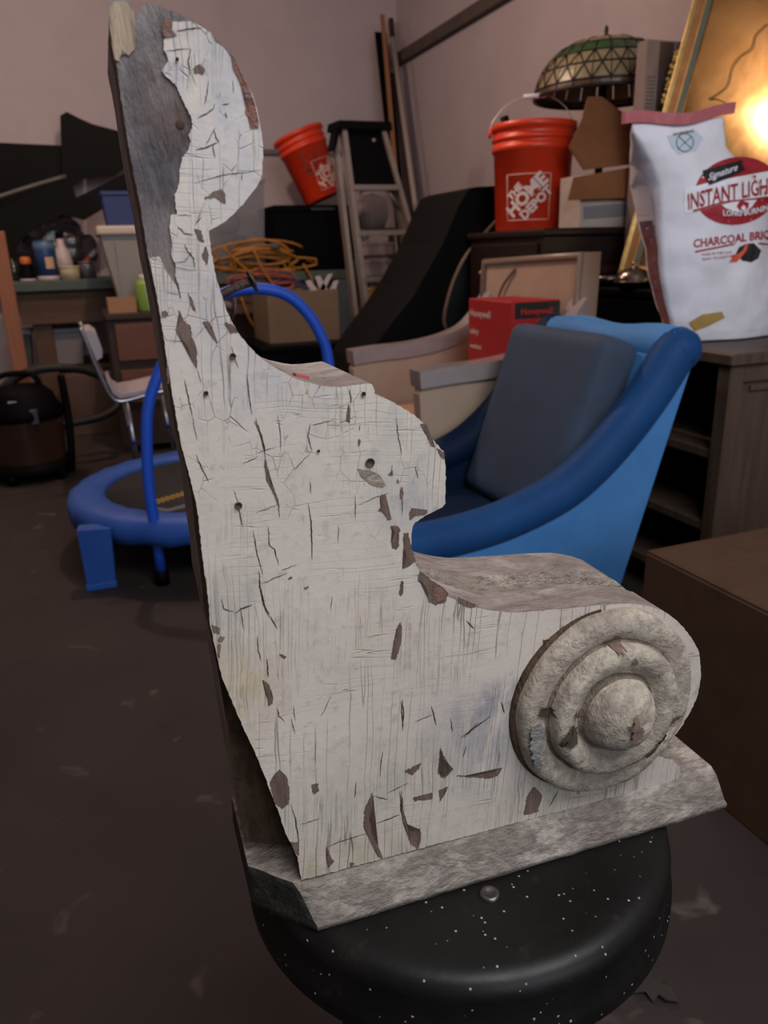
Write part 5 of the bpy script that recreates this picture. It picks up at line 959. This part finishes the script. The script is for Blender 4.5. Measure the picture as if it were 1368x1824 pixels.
bcn = PY(577, 352, 5.36); tq = Vector((0, 0, 1)).rotation_difference(axd).to_matrix().to_4x4()
low = min((tq @ Vector((0.13 * cos(a), 0.13 * sin(a), 0))).z for a in [k * 0.2 for k in range(32)]); bcn.z = zt - low + 0.002
fa = math.atan2(-bcn.y, -bcn.x)
e, wrap, R2 = bucket('tilted orange plastic bucket resting on the black crate', Matrix.Translation(bcn) @ tq, 0.175, 0.130, 0.43, fa + 0.75)
bm = text_mesh('HOME', 0.055, lambda x, y: wrap(-0.105 + y * -0.9, 0.30 - x, 0.0014), 0.001, 'LEFT', 1.0); obj('print', bm, mat('bucket_dark_print', '#5a1c12', 0.6), e)
bm = text_mesh('DEPOT', 0.05, lambda x, y: wrap(-0.05 + y * -0.9, 0.28 - x, 0.0014), 0.001, 'LEFT', 1.0); obj('print', bm, mat('bucket_dark_print', '#5a1c12', 0.6), e)

# ---- coiled extension cords
def coil(cpx, cpy, Yq, hw, hh, turns, seed, depth):
    rnd = random.Random(seed); pts = []
    for k in range(turns * 14):
        t = k / 14; a = t * 2 * pi; w = 1 + 0.22 * sin(t * 1.7 + seed) - 0.3 * rnd.random() * (k % 7 == 0); h = 0.75 + 0.35 * sin(t * 2.9 + seed * 2)
        x = cpx + hw * w * cos(a) * (0.75 + 0.25 * cos(t * 0.9)); y = cpy + hh * h * sin(a) + hh * 0.35 * sin(t * 1.3)
        pts.append(PY(x, y, Yq + depth * (0.5 + 0.5 * sin(t * 4.1)) + depth * 0.5 * sin(a)))
    return pts
ycm = mat('yellow_cord', '#a8702a', 0.5, c2='#96611f', nscale=20); rcm = mat('red_cord', '#a04a4a', 0.5)
pts = coil(466, 463, 5.13, 88, 27, 13, 2, 0.06)
for p in pts: p.z = max(p.z, wz + 0.01)
yc = thing('yellow_extension_cord', 'tangled yellow extension cord heaped on the workbench edge', 'extension cord', (PY(466, 480, 5.13).x, 5.15, wz))
bm = BM(); tube(bm, pts, 0.0085, 7, sub=3); obj('coil', bm, ycm, yc)
for l in (((398, 440), (425, 468), (455, 492)), ((452, 445), (468, 480), (485, 505), (488, 520)), ((500, 525), (505, 560), (502, 600), (500, 650)), ((430, 530), (445, 570), (460, 590)), ((540, 470), (552, 490), (558, 505))):
    bm = BM(); tube(bm, [PY(x, y, 5.04) for x, y in l], 0.0085, 7, sub=4); obj('strand', bm, ycm, yc)
bm = BM(); rotbox(bm, PY(489, 438, 5.08), (0.06, 0.03, 0.035), (0, 0.1, 0), 0.008); obj('plug', bm, mat('grey_plug', '#4a5052', 0.5), yc)
pts = coil(470, 497, 5.06, 70, 14, 4, 5, 0.02); rc_ = thing('red_power_cable', 'thin red cord looped below the yellow extension cord', 'cord', (PY(470, 497, 5.06).x, 5.07, wz))
bm = BM(); tube(bm, pts, 0.006, 7, sub=3); obj('loops', bm, rcm, rc_)
bm = BM(); tube(bm, [PY(x, y, 5.03) for x, y in ((500, 482), (520, 485), (525, 500), (516, 515), (505, 520))], 0.006, 7, sub=4); obj('strand', bm, rcm, rc_)

# ---- cardboard box of scraps on a black bin in front of the bench
x0, x1 = PY(478, 560, 4.2).x, PY(604, 560, 4.2).x; z0, z1 = PY(540, 612, 4.2).z, PY(540, 518, 4.2).z
bn = thing('black_bin', 'black storage bin under the open cardboard box of scraps', 'bin', ((x0 + x1) / 2, 4.4, 0))
bm = BM(); hexa(bm, [(x0 - 0.02, 4.18, 0), (x1 + 0.0, 4.18, 0), (x1 + 0.0, 4.66, 0), (x0 - 0.02, 4.66, 0)], [(x0 - 0.06, 4.14, z0 - 0.03), (x1 + 0.03, 4.14, z0 - 0.03), (x1 + 0.03, 4.70, z0 - 0.03), (x0 - 0.06, 4.70, z0 - 0.03)]); obj('tub', bm, blk, bn)
bm = BM(); box(bm, x0 - 0.07, x1 + 0.04, 4.13, 4.71, z0 - 0.03, z0, 0.008); obj('lid', bm, blk, bn)
sb = thing('scrap_box', 'open cardboard box full of paper scraps standing on a black bin', 'box', ((x0 + x1) / 2, 4.4, z0)); cardg = mat('dull_cardboard', '#75604c', 0.85, c2='#695542', nscale=8)
for nm, b_ in (('side', (x0, x1, 4.2, 4.206)), ('side', (x0, x1, 4.594, 4.6)), ('side', (x0, x0 + 0.006, 4.206, 4.594)), ('side', (x1 - 0.006, x1, 4.206, 4.594))): bm = BM(); box(bm, *b_, z0 + 0.002, z1); obj(nm, bm, cardg, sb)
bm = BM(); box(bm, x0, x1, 4.2, 4.6, z0, z0 + 0.01); obj('bottom', bm, cardg, sb)
bm = BM(); box(bm, x0 + 0.008, x1 - 0.008, 4.208, 4.592, z0 + 0.01, z1 - 0.03); obj('filling', bm, mat('dark_scraps', '#2a2326', 0.8, c2='#5a4a48', nscale=30), sb)
for k, (px, py, ex, ey) in enumerate(((572, 515, 588, 488), (578, 515, 565, 492), (592, 515, 598, 500), (560, 515, 548, 500), (548, 512, 520, 496))):
    A_, B_ = PY(px, py + 4, 4.3), PY(ex, ey, 4.3); w = Vector((0.02, 0.0, 0.004)); bm = BM(); prism(bm, [A_ - w, A_ + w, B_ + w * 0.8, B_ - w * 0.6], (0, 0.006, 0)); tag(obj('paper_scrap', bm, pale if k != 4 else mat('navy_scrap', '#1c2040', 0.6)), ['long pale paper scrap sticking up at the right of the scrap box', 'pale paper scrap leaning left in the scrap box', 'short pale paper scrap at the right rim of the scrap box', 'small pale paper scrap near the middle of the scrap box', 'navy scrap at the left of the pale papers in the scrap box'][k], 'scrap', 'scraps in the cardboard box')

# ---- drawer unit with grey tote, blue bin, tray and green bottle
dz = 0.742; dwm = mat('orange_brown_wood', '#6b3a22', 0.55, c2='#57301c', nscale=6, stretch=(0.7, 5, 5)); dwd = mat('dark_unit_wood', '#2f1e15', 0.7)
x0, x1 = PY(190, 560, 4.3).x, PY(385, 560, 4.3).x
du = thing('drawer_unit', 'low brown wooden drawer unit in front of the workbench carrying the grey tote', 'drawers', ((x0 + x1) / 2, 4.6, 0))
bm = BM(); box(bm, x0, x1, 4.32, 4.92, 0.04, dz - 0.03); obj('carcass', bm, dwd, du)
bm = BM(); box(bm, x0 - 0.01, x1 + 0.01, 4.29, 4.93, dz - 0.03, dz, 0.003); obj('top', bm, dwd, du)
for z_a, z_b in ((0.50, 0.69), (0.28, 0.45)):
    bm = BM(); box(bm, x0 + 0.03, x1 - 0.02, 4.30, 4.32, z_a, z_b, 0.003); d_ = obj('drawer', bm, dwm, du)
    bm = BM(); lathe(bm, [(0.006, 0), (0.006, 0.01), (0.014, 0.016), (0.01, 0.024), (0, 0.025)], ((x0 + x1) / 2, 4.30, (z_a + z_b) / 2), (0, -1, 0), 12); obj('knob', bm, dwd, d_)
for x in (x0 + 0.01, x1 - 0.05):
    for y in (4.33, 4.86): bm = BM(); box(bm, x, x + 0.04, y, y + 0.04, 0, 0.04); obj('foot', bm, dwd, du)
xa_, xb_ = PY(172, 400, 4.52).x, PY(288, 400, 4.52).x; zt = PY(215, 418, 4.52).z; gtm = mat('grey_tote_plastic', '#8a8680', 0.5)
gt = thing('grey_tote', 'tall pale grey plastic tote with lid on the drawer unit', 'tote', ((xa_ + xb_) / 2, 4.7, dz))
bm = BM(); hexa(bm, [(xa_ + 0.075, 4.57, dz + 0.001), (xb_ - 0.06, 4.57, dz + 0.001), (xb_ - 0.06, 4.85, dz + 0.001), (xa_ + 0.075, 4.85, dz + 0.001)], [(xa_ + 0.012, 4.53, zt), (xb_ - 0.01, 4.53, zt), (xb_ - 0.01, 4.90, zt), (xa_ + 0.012, 4.90, zt)]); tbod = obj('tub', bm, gtm, gt)
for fx in (0.28, 0.72): bm = BM(); x = xa_ + (xb_ - xa_) * fx; hexa(bm, [(x - 0.012, 4.562, dz + 0.02), (x + 0.012, 4.562, dz + 0.02), (x + 0.012, 4.575, dz + 0.02), (x - 0.012, 4.575, dz + 0.02)], [(x - 0.014, 4.522, zt - 0.03), (x + 0.014, 4.522, zt - 0.03), (x + 0.014, 4.54, zt - 0.03), (x - 0.014, 4.54, zt - 0.03)]); obj('rib', bm, gtm, tbod)
bm = BM(); box(bm, xa_ - 0.006, xb_ + 0.006, 4.505, 4.91, zt, zt + 0.045, 0.012, None, 2); obj('lid', bm, mat('cream_lid_plastic', '#b5a79a', 0.5), gt)
zl = zt + 0.045; xa2, xb2 = PY(184, 370, 4.6).x, PY(275, 370, 4.6).x; z_t = PY(220, 348, 4.6).z
nb = thing('blue_bin', 'dark blue plastic bin standing on the grey tote', 'bin', ((xa2 + xb2) / 2, 4.7, zl))
bm = BM(); hexa(bm, [(xa2 + 0.012, 4.61, zl + 0.001), (xb2 - 0.012, 4.61, zl + 0.001), (xb2 - 0.012, 4.84, zl + 0.001), (xa2 + 0.012, 4.84, zl + 0.001)], [(xa2, 4.6, z_t), (xb2, 4.6, z_t), (xb2, 4.86, z_t), (xa2, 4.86, z_t)]); obj('tub', bm, mat('dark_blue_plastic', '#17245e', 0.5), nb)
bm = BM(); box(bm, xa2 - 0.008, xb2 + 0.008, 4.59, 4.87, z_t, z_t + 0.022, 0.005); obj('lid', bm, mat('dark_blue_plastic', '#17245e', 0.5), nb)
xa3, xb3 = PY(196, 570, 4.34).x, PY(246, 570, 4.34).x
ty = thing('cardboard_tray', 'shallow cardboard tray in front of the grey tote', 'tray', ((xa3 + xb3) / 2, 4.43, dz)); trm = mat('pale_kraft', '#9a7355', 0.8)
bm = BM(); box(bm, xa3, xb3, 4.34, 4.5, dz + 0.001, dz + 0.008); obj('bottom', bm, trm, ty)
for b_ in ((xa3, xb3, 4.34, 4.345), (xa3, xb3, 4.495, 4.5), (xa3, xa3 + 0.005, 4.345, 4.495), (xb3 - 0.005, xb3, 4.345, 4.495)): bm = BM(); box(bm, *b_, dz + 0.008, dz + 0.075); obj('side', bm, trm, ty)
bt = thing('green_bottle', 'bright green plastic bottle on the drawer unit beside the corbel edge', 'bottle', (PY(264, 560, 4.36).x, 4.40, dz))
c = Vector((PY(265, 560, 4.36).x, 4.40, dz + 0.001)); bm = BM(); lathe(bm, [(0, 0), (0.05, 0), (0.052, 0.01), (0.052, 0.13), (0.045, 0.15), (0.02, 0.165), (0, 0.165)], c, n=24); obj('container', bm, mat('lime_green', '#6f8f3a', 0.45), bt)
bm = BM(); lathe(bm, [(0.022, 0.16), (0.024, 0.165), (0.024, 0.185), (0, 0.187)], c, n=18); obj('cap', bm, pale, bt)

# ---- things stowed under the bench
def tub(name, label, cat, pxa, pxb, ya, yb, Yq, m, dep=0.3):
    xa, xb = PY(pxa, (ya + yb) / 2, Yq).x, PY(pxb, (ya + yb) / 2, Yq).x; z1_, z0_ = PY((pxa + pxb) / 2, ya, Yq).z, max(0.0, PY((pxa + pxb) / 2, yb, Yq).z)
    e = thing(name, label, cat, ((xa + xb) / 2, Yq + dep / 2, z0_)); bm = BM(); hexa(bm, [(xa + 0.02, Yq + 0.015, z0_), (xb - 0.02, Yq + 0.015, z0_), (xb - 0.02, Yq + dep, z0_), (xa + 0.02, Yq + dep, z0_)], [(xa, Yq, z1_ - 0.03), (xb, Yq, z1_ - 0.03), (xb, Yq + dep, z1_ - 0.03), (xa, Yq + dep, z1_ - 0.03)]); obj('tub', bm, m, e)
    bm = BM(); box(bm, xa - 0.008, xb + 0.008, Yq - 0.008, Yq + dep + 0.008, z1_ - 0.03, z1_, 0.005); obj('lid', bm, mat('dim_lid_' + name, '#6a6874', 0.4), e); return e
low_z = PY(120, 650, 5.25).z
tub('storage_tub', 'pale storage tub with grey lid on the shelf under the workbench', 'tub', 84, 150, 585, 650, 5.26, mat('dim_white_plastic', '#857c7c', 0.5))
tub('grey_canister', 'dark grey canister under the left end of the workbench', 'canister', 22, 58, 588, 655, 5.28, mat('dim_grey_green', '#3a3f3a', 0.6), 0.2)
bm = BM(); zsh = PY(120, 652, 5.26).z; box(bm, bx0 + 0.1, 0.7, 5.22, 5.83, zsh - 0.022, zsh - 0.001); obj('lower_shelf', bm, wood, wb)
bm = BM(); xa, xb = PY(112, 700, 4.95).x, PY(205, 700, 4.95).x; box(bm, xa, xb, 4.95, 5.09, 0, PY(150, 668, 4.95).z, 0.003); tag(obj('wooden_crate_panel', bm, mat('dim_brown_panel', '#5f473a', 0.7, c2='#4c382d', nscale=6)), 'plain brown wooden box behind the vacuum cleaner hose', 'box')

# ---- black plastic panels stacked on the bench
bpl = mat('black_panel', '#090807', 0.55, c2='#120f0d', nscale=3, spec=0.08)
def pane(name, label, pts, Yq, th, bend=0.0):
    P = []
    for x, y in pts:
        p = PY(x, y, Yq)
        if y >= 480: p.z = wz + 0.001
        P.append(p)
    bm = BM(); prism(bm, P, (0, th, 0)); return tag(obj(name, bm, bpl), label, 'panel', None)
pane('curved_panel', 'upright black panel with curved top edge against the back wall', [(107, 206), (119, 199), (140, 210), (165, 221), (222, 236), (290, 250), (290, 280), (228, 294), (205, 313), (175, 315), (150, 318), (128, 332), (126, 480), (112, 480), (110, 300)], 5.75, 0.03)
pane('flat_panel', 'wide black panel lying along the back wall at the left edge', [(-40, 252), (40, 256), (112, 259), (114, 480), (-40, 480)], 5.82, 0.03)
pane('slanted_panel', 'slanted black panel leaning across the workbench at the left', [(-40, 392), (0, 372), (60, 344), (122, 320), (130, 332), (136, 352), (180, 330), (232, 303), (262, 296), (262, 330), (200, 362), (150, 392), (110, 382), (60, 408), (30, 436), (20, 480), (-40, 480)], 5.38, 0.04)
bm = BM(); tube(bm, [PY(x, y - 5, 5.385) for x, y in ((-30, 366), (10, 352), (60, 336), (118, 319))], 0.014, 8, sub=3); tag(obj('grey_bar', bm, mat('grey_bar', '#4a4642', 0.4)), 'thin grey bar lying along the top of the slanted black panel', 'bar')

# ---- aluminium step ladder
alu = mat('aluminium', '#968a84', 0.45, 0.45, c2='#80756f', nscale=12); 
lad = thing('step_ladder', 'aluminium step ladder with black plastic top near the room corner', 'ladder', (1.75, 4.5, 0))
def lp_(x, y): t = (y - 215) / 425; return PY(x, y, 4.62 - 0.22 * t)
def rail(pa, pb, w, d, name='rail'):
    A_, B_ = lp_(*pa), lp_(*pb); k = (A_.z - 0.0) / (A_.z - B_.z); B_ = A_ + (B_ - A_) * k; bm = BM(); wv, dv = Vector((w, 0, 0)), Vector((0, d, 0))
    hexa(bm, [B_ - wv - dv, B_ + wv - dv, B_ + wv + dv, B_ - wv + dv], [A_ - wv - dv, A_ + wv - dv, A_ + wv + dv, A_ - wv + dv]); return obj(name, bm, alu, lad), A_, B_
rl, LA, LB = rail((611, 232), (658, 600), 0.014, 0.034); rr_, RA, RB_ = rail((681, 235), (757, 505), 0.014, 0.034)
r2, _, _ = rail((594, 262), (618, 600), 0.016, 0.02, 'rear_rail') if False else (None, None, None)
bm = BM(); A_, B_ = LA + Vector((-0.030, 0.075, -0.02)), LB + Vector((-0.045, 0.12, 0)); wv, dv = Vector((0.012, 0, 0)), Vector((0, 0.035, 0)); hexa(bm, [B_ - wv - dv, B_ + wv - dv, B_ + wv + dv, B_ - wv + dv], [A_ - wv - dv, A_ + wv - dv, A_ + wv + dv, A_ - wv + dv]); obj('rear_rail', bm, alu, lad)
bm = BM(); A_, B_ = RA + Vector((0.0, 0.075, -0.02)), RB_ + Vector((0.0, 0.12, 0)); hexa(bm, [B_ - wv - dv, B_ + wv - dv, B_ + wv + dv, B_ - wv + dv], [A_ - wv - dv, A_ + wv - dv, A_ + wv + dv, A_ - wv + dv]); obj('rear_rail', bm, alu, lad)
def on(A_, B_, z): t = (A_.z - z) / (A_.z - B_.z); return A_ + (B_ - A_) * t
for py in (330, 411, 492, 580):
    z = PY(665, py, 4.56).z; a, b = on(LA, LB, z), on(RA, RB_, z); bm = BM(); hexa(bm, [a + Vector((0, -0.045, -0.028)), b + Vector((0, -0.045, -0.028)), b + Vector((0, 0.04, -0.028)), a + Vector((0, 0.04, -0.028))], [a + Vector((0, -0.045, 0)), b + Vector((0, -0.045, 0)), b + Vector((0, 0.04, 0)), a + Vector((0, 0.04, 0))]); sp = obj('step', bm, alu, lad)
    for s, p_, q_ in ((1, a, b), (-1, b, a)): bm = BM(); u = (q_ - p_).normalized(); tube(bm, [p_ + u * 0.07 + Vector((0, -0.02, -0.028)), p_ + Vector((0, -0.02, -0.12))], 0.007, 6); obj('brace', bm, alu, sp)
z1_ = PY(665, 330, 4.56).z; a, b = on(LA, LB, z1_), on(RA, RB_, z1_)
bm = BM(); hexa(bm, [a + Vector((0.012, -0.01, 0.004)), b + Vector((-0.012, -0.01, 0.004)), b + Vector((-0.012, 0.015, 0.004)), a + Vector((0.012, 0.015, 0.004))], [LA + Vector((0.012, -0.01, 0)), RA + Vector((-0.012, -0.01, 0)), RA + Vector((-0.012, 0.015, 0)), LA + Vector((0.012, 0.015, 0))]); bpn = obj('back_plate', bm, blk, lad)
for x, y in ((666, 250), (673, 298)): bm = BM(); p_ = PY(x, y, 4.585); lathe(bm, [(0.012, 0), (0.012, 0.004), (0.006, 0.008), (0, 0.008)], (p_.x, LA.y - 0.02 if False else p_.y, p_.z), (0, -1, 0), 10); obj('bolt', bm, alu, bpn)
t0_, t1_ = lp_(598, 224), lp_(693, 224)
bm = BM(); hexa(bm, [(t0_.x, 4.56, t0_.z - 0.022), (t1_.x, 4.56, t0_.z - 0.022), (t1_.x, 4.73, t0_.z - 0.022), (t0_.x - 0.02, 4.73, t0_.z - 0.022)], [(t0_.x + 0.006, 4.565, t0_.z + 0.022), (t1_.x - 0.006, 4.565, t0_.z + 0.022), (t1_.x - 0.006, 4.725, t0_.z + 0.022), (t0_.x - 0.012, 4.725, t0_.z + 0.022)]); obj('top_cap', bm, blk, lad)
bm = BM(); prism(bm, [PY(x, y, 4.60) for x, y in ((600, 222), (607, 230), (598, 266), (592, 266))], (0, 0.1, 0)); obj('cap_skirt', bm, blk, lad)

# ---- poles and boards leaning in the corner
def pole(name, label, cat, a, ya, b, yb, r, m, flat=None):
    A_, B_ = PY(*a, ya), PY(*b, yb); k = A_.z / (A_.z - B_.z); Bf = A_ + (B_ - A_) * k; bm = BM()
    if flat: wv, dv = Vector((flat[0], 0, 0)), Vector((0, flat[1], 0)); hexa(bm, [Bf - wv - dv, Bf + wv - dv, Bf + wv + dv, Bf - wv + dv], [A_ - wv - dv, A_ + wv - dv, A_ + wv + dv, A_ - wv + dv])
    else: tube(bm, [Bf, A_], r, 14)
    return tag(obj(name, bm, m), label, cat, 'poles leaning in the corner')
pole('black_board', 'flat black board leaning in the corner, leftmost of the poles', 'board', (678, 58), 5.78, (704, 300), 5.60, 0, blk, (0.042, 0.012))
pole('wooden_strip', 'thin orange wooden strip in front of the black board in the corner', 'strip', (681, 26), 5.68, (704, 300), 5.5, 0, mat('strip_wood', '#8a5a3c', 0.6), (0.014, 0.008))
pole('brown_pole', 'tall brown wooden pole just behind the white pipe', 'pole', (696, 34), 5.93, (722, 300), 5.72, 0.02, mat('brown_pole', '#4a3424', 0.6))
pole('white_pipe', 'long white plastic pipe leaning in the corner, rightmost of the poles', 'pipe', (699, 68), 5.72, (754, 470), 5.25, 0.019, mat('white_pvc', '#a2938c', 0.45))
pole('dark_plank', 'dark plank between the wooden strip and the white pipe', 'board', (704, 130), 5.8, (735, 400), 5.4, 0, mat('dark_plank', '#2e221c', 0.7), (0.03, 0.01))

# ---- shelf rack behind the ladder with odds and ends
x0, x1 = PY(628, 450, 5.2).x + 0.02, PY(716, 450, 5.2).x
rk = thing('shelf_rack', 'low wooden rack of odds and ends seen through the ladder', 'shelf', ((x0 + x1) / 2, 5.3, 0)); shz = [PY(665, y, 5.2).z for y in (406, 455, 492, 546, 600)]; rkm = mat('rack_wood', '#4f3a2c', 0.7)
for z in shz: bm = BM(); box(bm, x0, x1, 5.2, 5.36, z - 0.018, z); obj('shelf', bm, rkm, rk)
for x in (x0, x1 - 0.035): bm = BM(); box(bm, x, x + 0.035, 5.33, 5.36, 0, shz[0] - 0.018); obj('post', bm, rkm, rk)
def on_rack(px, i): return Vector((PY(px, 450, 5.28).x, 5.28, shz[i]))
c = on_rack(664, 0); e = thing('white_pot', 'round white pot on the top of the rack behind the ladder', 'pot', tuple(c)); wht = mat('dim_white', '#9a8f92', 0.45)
bm = BM(); lathe(bm, [(0, 0), (0.085, 0), (0.11, 0.06), (0.115, 0.13), (0.10, 0.18), (0.06, 0.21), (0, 0.215)], c, n=28); obj('vessel', bm, wht, e)
bm = BM(); lathe(bm, [(0, 0), (0.02, 0.0), (0.024, 0.012), (0, 0.02)], c + Vector((0, 0, 0.213)), n=12); obj('knob', bm, wht, e)
def rbox(label, px0, px1, i, h, m, name): 
    a, b = PY(px0, 450, 5.22).x, PY(px1, 450, 5.22).x; e = thing(name, label, 'box', ((a + b) / 2, 5.28, shz[i])); bm = BM(); box(bm, a, b, 5.21, 5.32, shz[i] + 0.001, shz[i] + h * 0.75, 0.004); obj('carton', bm, m, e); bm = BM(); box(bm, a - 0.004, b + 0.004, 5.206, 5.324, shz[i] + h * 0.75, shz[i] + h, 0.004); obj('lid', bm, m, e)
rbox('small pinkish white box on the second level of the rack', 640, 700, 1, 0.085, mat('pinkish_white', '#9a8688', 0.5), 'small_box')
rbox('pale grey box on the third level of the rack', 645, 698, 2, 0.11, wht, 'grey_box')
rbox('yellow tool case on the fourth level of the rack', 652, 708, 3, 0.13, mat('yellow_case', '#a87a22', 0.5), 'yellow_case')
rbox('pale blue box on the lowest level of the rack', 655, 712, 4, 0.15, mat('pale_blue_box', '#76808c', 0.5), 'blue_box')

# ---- dry leaf on the floor
c = GZ(1152, 1757); bm = BM(); lf = [(0, -0.045), (0.012, -0.03), (0.01, -0.018), (0.026, -0.012), (0.016, -0.002), (0.03, 0.012), (0.014, 0.014), (0.01, 0.032), (0, 0.045), (-0.01, 0.03), (-0.016, 0.012), (-0.028, 0.008), (-0.015, -0.004), (-0.022, -0.018), (-0.009, -0.02), (-0.011, -0.032)]
a = 0.5; prism(bm, [Vector((c.x + x * cos(a) - y * sin(a), c.y + x * sin(a) + y * cos(a), 0.004 + 0.004 * sin(x * 150) ** 2)) for x, y in lf], (0, 0, 0.0012)); e = obj('dry_leaf', bm, mat('dry_leaf', '#2a2420', 0.8)); tag(e, 'dry brown leaf on the floor right of the stool', 'leaf')
